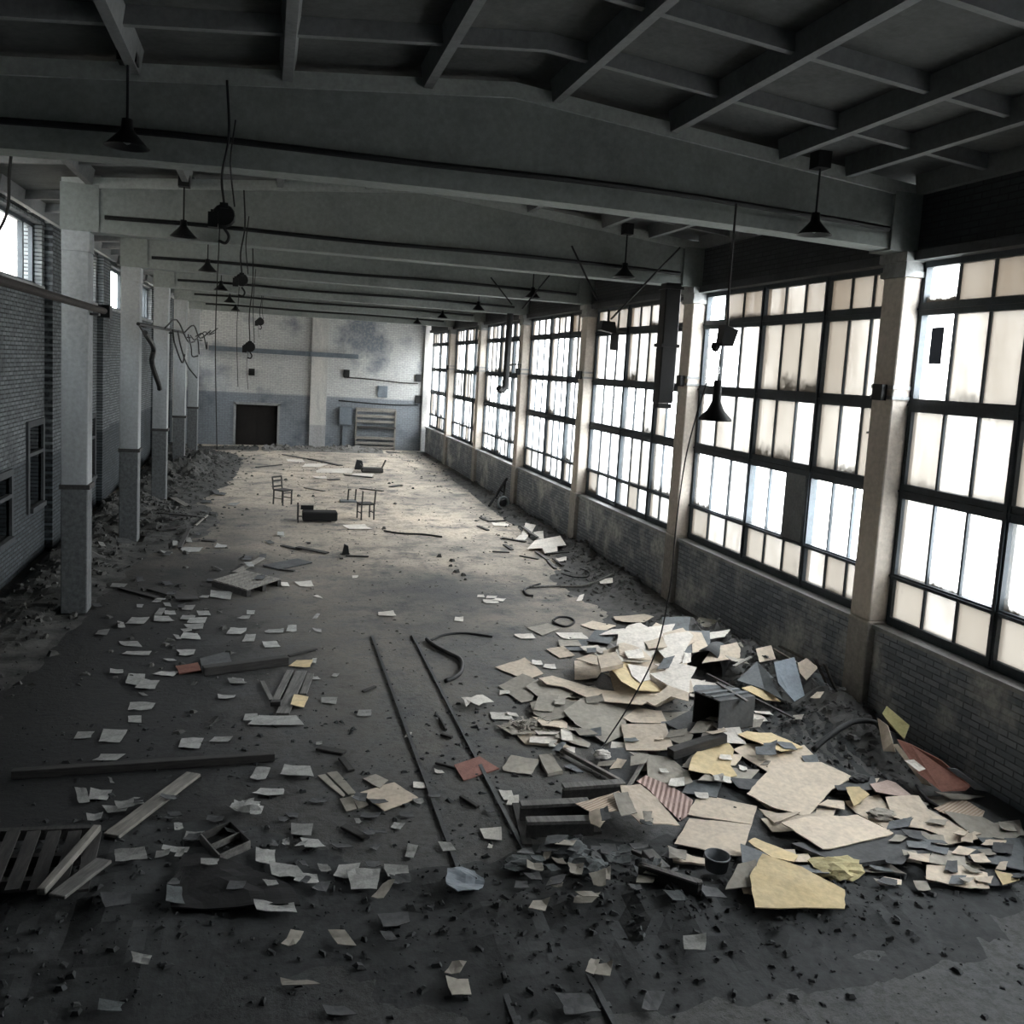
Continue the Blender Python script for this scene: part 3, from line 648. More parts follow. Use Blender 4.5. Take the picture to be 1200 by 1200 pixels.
# pipes on the aisle row
q = MB(); q.tube([(-2.74, 7.0, 5.21), (-2.74, 16.6, 5.19)], .055, 10); o = q.build('hanging_pipe', MT['rust'], origin=(-2.74, 10, 5.2)); tag(o, 'brown rusted pipe on brackets crossing the first aisle pillar', 'pipe')
q = MB(); q.box(-2.83, -2.65, 16.5, 16.75, 5.08, 5.3); q.build('coupling', MT['iron'], o)
q = MB(); q.tube([(-2.74, 20.6, 5.12), (-2.74, 31.2, 5.22)], .04, 8); tag(q.build('hanging_pipe', MT['iron'], origin=(-2.74, 22, 5.1)), 'thin black pipe on brackets past the second and third aisle pillars', 'pipe')
q = MB(); q.tube(smooth_path([GX(170, 390, -2.66), GX(180, 408, -2.62), GX(178, 425, -2.68), GX(186, 450, -2.66), GX(187, 456, -2.66)], 5), .06, 8); tag(q.build('hanging_hose', MT['rubber'], origin=GX(170, 388, -2.72)), 'limp black hose hanging from the pipe beside the third aisle pillar', 'hose')
q = MB(); q.tube([GX(163, 381, -2.79), GX(182, 413, -2.80)], .022, 6); tag(q.build('hanging_strut', MT['iron'], origin=GX(163, 378, -2.7)), 'thin slanting iron strut below the pipe past the second aisle pillar', 'strut')
random.seed(5)
for k in range(9):                           # torn cables along the far pillars
    a = 24 + k * 1.6; z = 5.15; pts = [(-2.62 + uni(0, .1), a, z)]
    for j in range(3): pts.append((pts[-1][0] + uni(-.02, .3), pts[-1][1] + uni(.1, .8), pts[-1][2] + uni(-.55, .3)))
    q = MB(); q.tube(smooth_path(pts, 4), .022, 5); tag(q.build('hanging_cable', MT['iron'], origin=pts[0]), 'torn black cable tangled high between the far aisle pillars', 'cable', 'torn cables between the far aisle pillars')
q = MB(); q.tube(smooth_path([(-2.95, 11.9, 7.2), (-3.02, 11.9, 6.6), (-3.05, 11.9, 6.1), (-3.25, 11.95, 5.7)], 5), .02, 6); tag(q.build('hanging_cable', MT['iron'], origin=(-3, 11.9, 7)), 'black cable hanging from the ceiling in front of the high aisle window', 'cable')
# end wall fittings
q = MB(); y = YE - .36
q.box(-2.85, 4.52, y - .09, y + .09, 4.93, 4.97); q.box(-2.85, 4.52, y - .09, y + .09, 4.73, 4.77); q.box(-2.85, 4.52, y - .015, y + .015, 4.77, 4.93)
o = q.build('hanging_girder', MT['steel'], origin=(0, y, 4.85)); tag(o, 'blue grey steel girder fixed level across the end wall', 'girder')
for x in (-2.4, 1.2, 4.2):
    q = MB(); q.box(x - .05, x + .05, y + .09, YE - .01, 4.78, 4.92); q.build('bracket', MT['steel'], o)
y = YE - .1
q = MB(); q.tube(smooth_path([(3.6, y, 2.52), (5.2, y, 2.45), (6.6, y, 2.42), (7.8, y, 2.47)], 5), .035, 6); tag(q.build('wall_conduit_mount', MT['iron'], origin=(4, y, 2.5)), 'thin dark conduit across the end wall above the slatted rack', 'conduit')
q = MB(); q.tube(smooth_path([(4.0, y, 3.75), (5.6, y, 3.7), (6.8, y, 3.62), (7.75, y, 3.62)], 5), .03, 6); tag(q.build('wall_conduit_mount', MT['rust'], origin=(4, y, 3.7)), 'thin rusty conduit high on the end wall', 'conduit')
def wallbox(x, z, w, h, lab, mt='iron', d=.12, name='wall_mount_box'):
    q = MB(); q.box(x - w / 2, x + w / 2, YE - d, YE - .006, z - h / 2, z + h / 2); o = q.build(name, MT[mt], origin=(x, YE, z)); tag(o, lab, 'box'); 
    r = MB(); r.box(x - w / 2 + .04, x + w / 2 - .04, YE - d - .015, YE - d, z - h / 2 + .04, z + h / 2 - .04); r.build('cover', MT[mt], o)
def wp(x, y): p = GY(x, y, YE); return p.x, p.z
wallbox(*wp(406, 438), .3, .42, 'small black box on the end wall just beside the middle pier')
wallbox(*wp(295, 436), .3, .35, 'small black box on the end wall above the dark doorway')
wallbox(*wp(448, 459), .52, .62, 'square blue grey cabinet on the end wall above the slatted rack', 'steel')
x, z = wp(490, 443); wallbox(x, z, .3, .4, 'black box on the end wall beside the corner pier, the higher one')
x, z = wp(490, 468); wallbox(x, z, .3, .4, 'black box on the end wall beside the corner pier, the lower one')
# control cabinet on a post and the slatted rack
x0 = wp(404, 500)[0]
q = MB(); q.box(x0 - .33, x0 + .33, YE - .3, YE - .02, 1.25, 2.2); o = q.build('wall_mount_cabinet', MT['steel'], origin=(x0, YE, 0)); tag(o, 'grey control cabinet on a post against the end wall', 'cabinet')
q = MB(); q.box(x0 - .12, x0 + .02, YE - .22, YE - .1, 0, 1.25); q.build('post', MT['steel'], o)
q = MB(); q.box(x0 - .28, x0 + .28, YE - .33, YE - .3, 1.3, 1.7); q.build('door', MT['steel'], o)
q = MB(); q.box(x0 - .28, x0 + .28, YE - .33, YE - .3, 1.76, 2.14); q.build('door', MT['steel'], o)
xa, xb = wp(416, 500)[0], wp(463, 500)[0]
q = MB(); q.box(xa, xb, YE - .08, YE - .03, 2.15, 2.2)
o = q.build('slatted_rack', MT['woodlight'], origin=(xa, YE - .2, 0)); tag(o, 'pale slatted rack with one dark shelf, against the end wall', 'rack')
for x in (xa, xb - .06):
    for ya in (YE - .34, YE - .08):
        q = MB(); q.box(x, x + .06, ya, ya + .06, 0, 2.15); q.build('upright', MT['woodlight'], o)
for z in (.12, .35, .62, 1.5, 1.78, 2.08):
    q = MB(); q.box(xa + .02, xb - .02, YE - .27, YE - .09, z - .07, z + .07); q.build('slat', MT['woodlight'], o)
q = MB(); q.box(xa + .15, xb - .02, YE - .4, YE - .06, 1.14, 1.24); q.build('shelf', MT['wooddark'], o)
# ------------------------------------------------------------------ what lies on the floor: everything settles on a height map
HX0, HX1, HY0, HY1, HS = -5.0, 9.0, 3.0, 46.4, .035
NX, NY = int((HX1 - HX0) / HS), int((HY1 - HY0) / HS)
H = np.zeros((NX, NY), np.float32)
gx = HX0 + (np.arange(NX) + .5) * HS; gy = HY0 + (np.arange(NY) + .5) * HS
def cells(poly):
    P = np.array(poly); x0, x1 = P[:, 0].min(), P[:, 0].max(); y0, y1 = P[:, 1].min(), P[:, 1].max()
    i0, i1 = max(0, int((x0 - HX0) / HS)), min(NX, int((x1 - HX0) / HS) + 1); j0, j1 = max(0, int((y0 - HY0) / HS)), min(NY, int((y1 - HY0) / HS) + 1)
    if i1 <= i0 or j1 <= j0: return None
    X, Y = np.meshgrid(gx[i0:i1], gy[j0:j1], indexing='ij'); ins = np.zeros(X.shape, bool)
    n = len(P)
    for k in range(n):
        ax, ay = P[k]; bx, by = P[(k + 1) % n]
        with np.errstate(divide='ignore', invalid='ignore'):
            c = ((ay > Y) != (by > Y)) & (X < (bx - ax) * (Y - ay) / (by - ay + 1e-12) + ax)
        ins ^= c
    return i0, i1, j0, j1, X, Y, ins
def hmax(poly):
    c = cells(poly)
    if c is None or not c[6].any(): 
        p = np.mean(np.array(poly), 0); i = int((p[0] - HX0) / HS); j = int((p[1] - HY0) / HS)
        return float(H[min(max(i, 0), NX - 1), min(max(j, 0), NY - 1)])
    return float(H[c[0]:c[1], c[2]:c[3]][c[6]].max())
def hset(poly, z):
    c = cells(poly)
    if c is not None:
        s = H[c[0]:c[1], c[2]:c[3]]; s[c[6]] = np.maximum(s[c[6]], z)

# ---- rubble: heaps that nobody could count
def hsh(x, y, s): return mnoise.noise(Vector((x * s, y * s, 3.7)))
MOUNDS = [  # x, y, rx, ry, height
    (7.5, 12.2, .75, 1.9, .34), (6.9, 13.3, .8, 1.0, .16), (7.75, 9.6, .5, 1.2, .22), (7.9, 20, .5, 3.0, .18), (7.9, 26, .45, 4, .15), (7.4, 17.2, .8, 1.5, .14),
    (5.9, 9.2, 1.3, 1.0, .07), (2.9, 6.4, 1.5, .8, .10), (5.0, 6.2, 1.5, .7, .08), (-1.4, 7.2, 1.5, 1.1, .08),
    (-3.9, 20, .7, 3, .30), (-3.8, 26, .7, 3, .32), (-2.5, 24.5, .8, 2.2, .16), (-2.6, 34.0, .8, 3.0, .42), (-2.3, 38.5, .75, 2.6, .3), (-3.6, 33, .9, 4, .4), (-3.9, 40, .9, 4, .4),
    (.5, 45, 2.4, .8, .16), (4.4, 45.1, 1.4, .6, .22), (-3.7, 14.5, .5, 2, .10), (7.9, 33, .35, 4, .1)]
def mound(x, y):
    z = 0
    for mx, my, rx, ry, h in MOUNDS:
        d = ((x - mx) / rx) ** 2 + ((y - my) / ry) ** 2
        if d < 5: z += h * math.exp(-d)
    if z < .008: return 0
    return max(0, z * (1 + .8 * hsh(x, y, 1.9) + .5 * hsh(x, y, 5)))
PILL = [(XR - .03, PX1, Y0 + 6 * i - .03, Y0 + 6 * i + PY) for i in range(6)] + [(XL - .42, XL + .05, Y0 + 6 * i - .04, Y0 + 6 * i + PY) for i in range(1, 6)] + [(XW, XW + .17, Y0 + 6 * i + 5, Y0 + 6 * i + 6.1) for i in range(6)]
def inpill(xa, xb, ya, yb, mg=.0):
    return any(xa < p[1] + mg and xb > p[0] - mg and ya < p[3] + mg and yb > p[2] - mg for p in PILL)
def rubble_patch(name, label, x0, x1, y0, y1, mat, nchunk, smin, smax, dens, step=.12):
    q = MB(); nx, ny = int((x1 - x0) / step), int((y1 - y0) / step); idx = {}
    for i in range(nx + 1):
        for j in range(ny + 1):
            x, y = x0 + i * (x1 - x0) / nx, y0 + j * (y1 - y0) / ny
            edge = i in (0, nx) or j in (0, ny); z = -.02 if edge else mound(x, y) - .012
            idx[i, j] = (x, y, z)
    vmap = {}
    for i in range(nx):
        for j in range(ny):
            c = [idx[i, j], idx[i + 1, j], idx[i + 1, j + 1], idx[i, j + 1]]
            if max(t[2] for t in c) <= 0 or inpill(c[0][0], c[2][0], c[0][1], c[2][1]): continue
            f = []
            for k, key in enumerate(((i, j), (i + 1, j), (i + 1, j + 1), (i, j + 1))):
                if key not in vmap: vmap[key] = len(q.v); q.v.append(idx[key])
                f.append(vmap[key])
            q.f.append(tuple(f))
            zt = max(t[2] for t in c)
            xa, xb, ya, yb = c[0][0], c[2][0], c[0][1], c[2][1]
            i0, i1, j0, j1 = int((xa - HX0) / HS), int((xb - HX0) / HS) + 1, int((ya - HY0) / HS), int((yb - HY0) / HS) + 1
            if i0 >= 0 and j0 >= 0: H[i0:i1, j0:j1] = np.maximum(H[i0:i1, j0:j1], zt)
    n = 0; tries = 0
    while n < nchunk and tries < nchunk * 30:
        tries += 1; x, y = uni(x0 + .1, x1 - .1), uni(y0 + .1, y1 - .1)
        mz = mound(x, y)
        if rnd() > dens + mz * 6: continue
        s = smin + (smax - smin) * rnd() ** 3; z = mz
        if inpill(x, x, y, y, s * 1.9): continue
        sx, sy, sz = s * uni(.6, 1.6), s * uni(.5, 1.1), s * uni(.2, .5); a = uni(0, 6.28); ca, sa = math.cos(a), math.sin(a); tl = uni(-.3, .3)
        vs = []
        for u, v, w in ((-1, -1, -1), (1, -1, -1), (1, 1, -1), (-1, 1, -1), (-1, -1, 1), (1, -1, 1), (1, 1, 1), (-1, 1, 1)):
            k = .55 if w > 0 else 1; px_, py_, pz = u * sx * k * uni(.6, 1.1), v * sy * k * uni(.6, 1.1), w * sz * uni(.7, 1.1) + u * sx * tl
            vs.append((x + ca * px_ - sa * py_, y + sa * px_ + ca * py_, max(.001, z + sz * .7 + pz)))
        q.add(vs, [(3, 2, 1, 0), (4, 5, 6, 7), (0, 1, 5, 4), (1, 2, 6, 5), (2, 3, 7, 6), (3, 0, 4, 7)])
        if s > .03:
            i, j = int((x - HX0) / HS), int((y - HY0) / HS)
            if 0 <= i < NX and 0 <= j < NY: H[i, j] = max(H[i, j], z + sz)
        n += 1
    return tag(q.build(name, mat), label, 'rubble', kind='stuff')
random.seed(3)
rubble_patch('rubble', 'crumbled plaster and dirt heaped along the foot of the window wall', 6.0, 8.16, 7.2, 45.5, MT['rubblewall'], 2600, .012, .06, .10)
rubble_patch('rubble', 'dark earth and broken bricks heaped along the aisle pillars', -4.46, -.3, 10.5, 45.5, MT['rubbledark'], 4200, .012, .085, .10)
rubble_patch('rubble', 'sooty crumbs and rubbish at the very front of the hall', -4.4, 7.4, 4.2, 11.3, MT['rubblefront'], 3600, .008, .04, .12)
rubble_patch('rubble', 'scattered crumbs of plaster across the open floor', -.2, 5.9, 11.4, 44.0, MT['rubble'], 1900, .008, .035, .2)
rubble_patch('rubble', 'low heap of rubble along the foot of the end wall', -.2, 5.9, 44.1, 46.05, MT['rubble'], 420, .02, .12, .15)

# ---- sheets: card, board and paper that settle onto what lies below
def settle(poly, warp, seed):
    c = cells(poly)
    if c is None or c[6].sum() < 3: return 0, 0, hmax(poly) + .003
    X, Y, ins = c[4][c[6]], c[5][c[6]], H[c[0]:c[1], c[2]:c[3]][c[6]]
    if len(X) > 500: sel = np.linspace(0, len(X) - 1, 500).astype(int)
    else: sel = slice(None)
    x, y, h = X[sel], Y[sel], ins[sel]; xc, yc = np.mean(np.array(poly), 0)
    # drop the tallest specks: they poke into soft card
    best = None; ca = cb = 0; w = .085
    for lv in range(5):
        bl = None
        for a in np.linspace(ca - w, ca + w, 7):
            for b_ in np.linspace(cb - w, cb + w, 7):
                r = h - a * (x - xc) - b_ * (y - yc); k = max(1, int(len(r) * .02)); z = np.partition(r, -k)[-k]
                if bl is None or z < bl[0] - 1e-6: bl = (z, a, b_)
        best = bl; ca, cb = bl[1], bl[2]; w *= .38
    return ca, cb, float(best[0]) + .003
def wz(x, y, seed, warp): return warp * (mnoise.noise(Vector((x * 2.3 + seed * 7.1, y * 2.3, seed))) + .5 * mnoise.noise(Vector((x * 6, y * 6 + seed, seed))))
SEED = [0]
def sheet(px, mat, label, name='cardboard_sheet', cat='cardboard', th=.008, warp=.012, group=None, curl=0., world=None, jag=.012, flat=False):
    """px: corners in the photo; the real sheet lies at the height at which it settles"""
    SEED[0] += 1; sd = SEED[0]
    z = 0.; poly = world
    for it in range(3):
        if world is None: poly = [tuple(G(x, y, z)[:2]) for x, y in px]
        A = settle(poly, warp, sd)
        if flat: A = (0, 0, hmax(poly) + .003)
        z = A[2] + th
        if world is not None: break
    xc, yc = np.mean(np.array(poly), 0)
    bm = bmesh.new(); vs = [bm.verts.new((x, y, 0)) for x, y in poly]
    try: f = bm.faces.new(vs)
    except ValueError: bm.free(); return None
    if f.normal.z < 0 or sum((poly[i][0] * poly[(i + 1) % len(poly)][1] - poly[(i + 1) % len(poly)][0] * poly[i][1]) for i in range(len(poly))) < 0: bmesh.ops.reverse_faces(bm, faces=bm.faces)
    size = max(math.dist(poly[i], poly[(i + 2) % len(poly)]) for i in range(len(poly)))
    bmesh.ops.triangulate(bm, faces=bm.faces)
    cuts = 1 if size < .35 else 2
    for _ in range(cuts): bmesh.ops.subdivide_edges(bm, edges=bm.edges, cuts=1, use_grid_fill=True)
    if size > 1.0: bmesh.ops.subdivide_edges(bm, edges=bm.edges, cuts=1, use_grid_fill=True)
    corners = {(round(x, 4), round(y, 4)) for x, y in poly}
    for v in bm.verts:
        x, y = v.co.x, v.co.y
        if v.is_boundary and jag and (round(x, 4), round(y, 4)) not in corners: 
            v.co.x += jag * mnoise.noise(Vector((x * 9, y * 9, sd))); v.co.y += jag * mnoise.noise(Vector((x * 9, y * 9, sd + 50)))
        e = wz(x, y, sd, warp) + warp * .9
        if curl: e += curl * ((x - xc) ** 2 + (y - yc) ** 2) / (size * .5) ** 2 * max(0, mnoise.noise(Vector((sd, 1.7 * math.atan2(y - yc, x - xc), 0))) + .25)
        v.co.z = A[0] * (x - xc) + A[1] * (y - yc) + A[2] + max(0, e)
    ext = bmesh.ops.extrude_face_region(bm, geom=list(bm.faces))
    for v in [g for g in ext['geom'] if isinstance(g, bmesh.types.BMVert)]: v.co.z += th
    bmesh.ops.recalc_face_normals(bm, faces=bm.faces)
    org = Vector((xc, yc, A[2])); 
    for v in bm.verts: v.co -= org
    me = bpy.data.meshes.new(name); bm.to_mesh(me); bm.free()
    o = bpy.data.objects.new(name, me); COL.objects.link(o); o.location = org; me.materials.append(MT[mat] if isinstance(mat, str) else mat)
    tag(o, label, cat, group)
    c = cells(poly)
    if c is not None:
        s = H[c[0]:c[1], c[2]:c[3]]; top = A[0] * (c[4] - xc) + A[1] * (c[5] - yc) + A[2] + th + warp * .7
        s[c[6]] = np.maximum(s[c[6]], top[c[6]])
    return o
def pts(s): a = [float(t) for t in s.split()]; return list(zip(a[0::2], a[1::2]))
def scrap(cx, cy, w, h, sk, mat, label, group, name='paper_scrap', cat='paper', th=.003, warp=.012, curl=.02):
    """w, h: size in photo points, sk: slant"""
    p = [(cx - w / 2 + sk, cy - h / 2), (cx + w / 2 + sk * .6, cy - h / 2 + uni(-.1, .1) * h), (cx + w / 2 - sk, cy + h / 2), (cx - w / 2 - sk * .7, cy + h / 2 + uni(-.2, .1) * h)]
    p = [(x + uni(-.16, .16) * w, y + uni(-.14, .14) * h) for x, y in p]
    if rnd() < .5: k = int(uni(0, 4)); a, b_ = p[k], p[(k + 1) % 4]; p.insert(k + 1, ((a[0] + b_[0]) / 2 + uni(-.12, .12) * w, (a[1] + b_[1]) / 2 + uni(-.12, .12) * h))
    return sheet(p, mat, label, name, cat, th, warp, group, curl, jag=.01)
def block_z(poly): return hmax(poly)
random.seed(21)
def grp(q, name, mat, e, sm=False, bevel=0.):
    o = q.build(name, MT[mat], smooth=sm, bevel=bevel); o.parent = e; o.location = -Vector(e.location); return o
def plank(px, w, th, mat, label, name='wooden_plank', cat='plank', group=None, z0=None, zend=None, lift=.004):
    """a straight board between two photo points, resting on what lies there"""
    (xa, ya), (xb, yb) = px; z = 0
    for _ in range(2):
        p, q_ = G(xa, ya, z), G(xb, yb, z); d = (q_ - p); n = Vector((-d.y, d.x, 0)).normalized() * w / 2
        poly = [tuple((p + n)[:2]), tuple((p - n)[:2]), tuple((q_ - n)[:2]), tuple((q_ + n)[:2])]
        hz = settle(poly, 0, 0); z = hz[2]
    xc, yc = (p.x + q_.x) / 2, (p.y + q_.y) / 2
    zf = lambda v: hz[0] * (v.x - xc) + hz[1] * (v.y - yc) + hz[2] + th / 2 + lift
    p.z, q_.z = zf(p), zf(q_)
    if zend is not None: q_.z += zend
    b_ = MB(); b_.bar(p, q_, w, th); o = b_.build(name, MT[mat], origin=(p + q_) / 2, bevel=min(.006, th * .2))
    # lay the wood grain along the board
    a = math.atan2(d.y, d.x); o.data.transform(Matrix.Rotation(-a + math.pi / 2, 4, 'Z')); o.rotation_euler = (0, 0, a - math.pi / 2)
    tag(o, label, cat, group)
    if zend is None: 
        c = cells(poly)
        if c is not None:
            s = H[c[0]:c[1], c[2]:c[3]]; top = hz[0] * (c[4] - xc) + hz[1] * (c[5] - yc) + hz[2] + th + lift; s[c[6]] = np.maximum(s[c[6]], top[c[6]])
    return o
def wire(px, r, mat, label, name, cat, zs=None, group=None, n=8):
    P = []
    for k, (x, y) in enumerate(px):
        z = 0 if zs is None else zs[k]
        for _ in range(2):
            p = G(x, y, z); i, j = int((p.x - HX0) / HS), int((p.y - HY0) / HS); hh = float(H[max(0, i - 1):i + 2, max(0, j - 1):j + 2].max()) if 0 <= i < NX and 0 <= j < NY else 0
            z = (zs[k] if zs else 0) + hh + r + .002
        P.append(G(x, y, z))
    q = MB(); q.tube(smooth_path(P, 6), r, n); return tag(q.build(name, MT[mat], origin=P[0], smooth=True), label, cat, group)

# ---- the open black crate on its side
zb = .16
P0, P1, P2 = G(811, 846, zb), G(841, 859, zb), G(882, 852, zb); P0.z = P1.z = P2.z = zb
u, v, h = P1 - P0, P2 - P1, .40
hset([tuple(P0[:2]), tuple(P1[:2]), tuple(P2[:2]), tuple((P0 + v)[:2])], zb)
e = empty('open_crate', P0 + (u + v) / 2, 'black open crate lying on its side in the cardboard heap, mouth towards the rails', 'crate')
Z = Vector((0, 0, 1)); t = .018
def slab(o, a, b_, c_): q = MB(); q.hexa([o, o + a, o + a + b_, o + b_], [o + c_, o + a + c_, o + a + b_ + c_, o + b_ + c_]); return q
un, vn = u.normalized(), v.normalized()
grp(slab(P0, u, v, Z * t), 'bottom_panel', 'wooddark', e); grp(slab(P0 + Z * h, u, v, Z * t), 'top_panel', 'darkboard', e)
grp(slab(P0 + Z * t, un * t, v, Z * (h - t)), 'side_panel', 'wooddark', e); grp(slab(P1 + Z * t - un * t, un * t, v, Z * (h - t)), 'side_panel', 'darkboard', e)
grp(slab(P0 + v - vn * t + Z * t + un * t, u - 2 * un * t, vn * t, Z * (h - t)), 'back_panel', 'wooddark', e)
for k in (.3, .62): grp(slab(P0 + Z * (h + t) + u * k, un * .05, v, Z * .02), 'batten', 'greyboard', e)

# ---- bent cardboard arch behind it
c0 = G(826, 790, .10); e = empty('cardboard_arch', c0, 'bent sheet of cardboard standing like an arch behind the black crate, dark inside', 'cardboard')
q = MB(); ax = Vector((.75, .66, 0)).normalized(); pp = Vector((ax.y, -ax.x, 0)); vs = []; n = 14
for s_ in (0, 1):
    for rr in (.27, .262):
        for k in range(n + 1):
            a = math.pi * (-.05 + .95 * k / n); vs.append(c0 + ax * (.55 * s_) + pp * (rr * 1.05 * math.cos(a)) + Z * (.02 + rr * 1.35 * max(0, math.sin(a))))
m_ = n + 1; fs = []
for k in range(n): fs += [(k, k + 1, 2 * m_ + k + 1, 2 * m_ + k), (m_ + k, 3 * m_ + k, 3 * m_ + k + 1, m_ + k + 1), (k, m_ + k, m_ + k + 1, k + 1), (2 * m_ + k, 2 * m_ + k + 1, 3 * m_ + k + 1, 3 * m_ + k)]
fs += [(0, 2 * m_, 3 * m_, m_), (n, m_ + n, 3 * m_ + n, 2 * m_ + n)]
q.add(vs, fs); grp(q, 'bent_sheet', 'darkboard', e, True)  # dark board colour stands in for the shaded inside of the arch
q = MB(); ring = [c0 + ax * .54 + pp * (.262 * 1.05 * math.cos(math.pi * k / 10)) + Z * (.02 + .262 * 1.35 * math.sin(math.pi * k / 10)) for k in range(11)]; q.add(ring + [p + ax * .006 for p in ring], [tuple(range(11)), tuple(range(21, 10, -1))] + [(k, (k + 1) % 11, 11 + (k + 1) % 11, 11 + k) for k in range(11)]); grp(q, 'added_dark_back', 'wooddark', e)  # dark back end added to keep light out of the arch
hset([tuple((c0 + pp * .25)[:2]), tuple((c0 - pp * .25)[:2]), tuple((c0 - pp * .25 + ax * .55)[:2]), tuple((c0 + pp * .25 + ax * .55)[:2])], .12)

# ---- broken wooden frame left of the cardboard
zt = .20
e = empty('broken_pallet', G(650, 955, .0), 'broken dark wooden pallet half covered by ribbed card, right of the rails', 'pallet')
for k, (xa, ya, xb, yb) in enumerate(((660, 922, 731, 917), (610, 943, 690, 939), (617, 962, 696, 960))):
    p, q_ = G(xa, ya, zt), G(xb, yb, zt); q = MB(); q.bar(p, q_, .11, .035); grp(q, 'slat', 'wood', e)
    q = MB(); q.bar(p - Z * .095, q_ - Z * .095, .05, .13); grp(q, 'stringer', 'wooddark', e)
for (xa, ya, xb, yb) in ((606, 938, 618, 986), (668, 926, 700, 972)):
    p, q_ = G(xa, ya, .06), G(xb, yb, .06); p.z = q_.z = .02; q = MB(); q.bar(p, q_, .10, .03); grp(q, 'bottom_board', 'wooddark', e)
p, q_ = G(628, 950, .05), G(672, 948, .05); q = MB(); q.bar(p, q_, .07, .03); grp(q, 'bottom_board', 'wood', e)
hset([tuple(G(x, y, zt)[:2]) for x, y in ((664, 938), (676, 938), (700, 962), (690, 964))], zt + .02)
hset([tuple(G(x, y, zt)[:2]) for x, y in ((672, 940), (731, 922), (738, 936), (690, 962))], zt + .02)

# ---- pallet by the second aisle pillar
A, B_, C_, D_ = G(290, 691, .15), G(329, 678, .15), G(287, 668, .15), G(249, 679, .15)
e = empty('wooden_pallet', (A + C_) / 2 - Z * .15, 'weathered grey wooden pallet lying flat on the dark floor past the first aisle pillar', 'pallet')
for k in range(6):
    t0, t1 = (k + .06) / 6, (k + .90) / 6; a, b_ = A.lerp(D_, t0), B_.lerp(C_, t0); c_, d_ = B_.lerp(C_, t1), A.lerp(D_, t1)
    q = MB(); q.hexa([x - Z * .025 for x in (a, b_, c_, d_)], [a, b_, c_, d_]); grp(q, 'deck_board', 'woodlight', e)
for k in (.04, .5, .96):
    a, b_ = A.lerp(B_, k), D_.lerp(C_, k); q = MB(); q.bar(a - Z * .09, b_ - Z * .09, .09, .115); grp(q, 'bearer', 'wooddark', e)
hset([tuple(x[:2]) for x in (A, B_, C_, D_)], .155)
plank(((276, 672), (307, 655)), .16, .03, 'woodlight', 'pale board slanting out from the back of the grey pallet', 'wooden_plank')
plank(((317, 666), (357, 658)), .5, .03, 'darkboard', 'black board lying flat behind the grey pallet')
plank(((328, 668), (345, 670)), .08, .03, 'wooddark', 'short dark stick lying just behind the grey pallet corner')

# ---- chairs
def chair(loc, rz, label, slats, seat='wooddark'):
    e = empty('wooden_chair', (0, 0, 0), label, 'chair', 'old dark chairs')
    def p(q, n, mt='wooddark'): o = q.build(n, MT[mt]); o.parent = e
    q = MB(); q.box(-.21, .21, -.2, .22, .43, .475); p(q, 'seat')
    for x in (-.19, .19):
        q = MB(); q.bar((x, .19, 0), (x, .19, .43), .035, .035); p(q, 'leg')
        q = MB(); q.bar((x, -.20, 0), (x, -.19, .45), .035, .035); p(q, 'leg')
        q = MB(); q.bar((x, -.215, .45), (x * 1.02, -.27, .86), .035, .03); p(q, 'back_post')
        q = MB(); q.bar((x, -.19, .2), (x, .19, .2), .025, .025); p(q, 'stretcher')
    q = MB(); q.bar((-.19, .19, .38), (.19, .19, .38), .06, .02); p(q, 'apron')
    for z in slats: q = MB(); yy = -.215 - .055 * (z - .45) / .41; q.bar((-.19, yy, z), (.19, yy, z), .02, .055, up=(0, .1, 1)); p(q, 'back_rail')
    e.location = loc; e.rotation_euler = (0, 0, rz); return e
c = G(428, 608); chair((c.x, c.y, .004), .22, 'dark wooden chair without back rails, standing alone with its back to the camera', [])
c = G(331, 592); chair((c.x, c.y, .03), -2.35, 'dark wooden ladder back chair standing beside the overturned black bench', [.84, .72, .55])
# low things around them
c = G(372, 612); e = empty('overturned_bench', (c.x, c.y, 0), 'black upholstered bench overturned on the floor between the two chairs', 'bench')
q = MB(); q.box(c.x - .42, c.x + .55, c.y - .1, c.y + .38, .05, .30); grp(q, 'seat', 'black', e, bevel=.03)
q = MB(); q.box(c.x - .46, c.x - .1, c.y + .34, c.y + .40, .3, .42); grp(q, 'backrest', 'black', e)
for x, y in ((-.54, -.08), (-.54, .34)): q = MB(); q.bar((c.x + x, c.y + y, 0), (c.x + x, c.y + y, .5), .04, .04); grp(q, 'leg', 'wooddark', e)
q = MB(); q.bar((c.x - .54, c.y - .08, .18), (c.x - .42, c.y - .08, .18), .03, .03); grp(q, 'rail', 'wooddark', e)
c = G(411, 588); e = empty('overturned_stool', (c.x, c.y, 0), 'small stool upside down with two legs up, behind the lone chair', 'stool')
q = MB(); q.box(c.x - .35, c.x + .18, c.y - .2, c.y + .2, .01, .05); grp(q, 'seat', 'greyboard', e)
for x in (-.1, .14): q = MB(); q.bar((c.x + x, c.y, .05), (c.x + x + .02, c.y, .42), .045, .045); grp(q, 'leg', 'wooddark', e)
q = MB(); q.bar((c.x - .1, c.y, .40), (c.x + .0, c.y, .40), .03, .03); grp(q, 'rail', 'wooddark', e)
c = G(436, 554); e = empty('overturned_chair', (c.x, c.y, 0), 'dark chair tipped on its back far off, one leg sticking up, before the slatted rack', 'chair')
q = MB(); q.box(c.x - .45, c.x + .45, c.y - .2, c.y + .2, .02, .22); grp(q, 'seat', 'wooddark', e, bevel=.03)
q = MB(); q.bar((c.x + .4, c.y, .2), (c.x + .55, c.y, .55), .06, .06); grp(q, 'leg', 'wooddark', e)
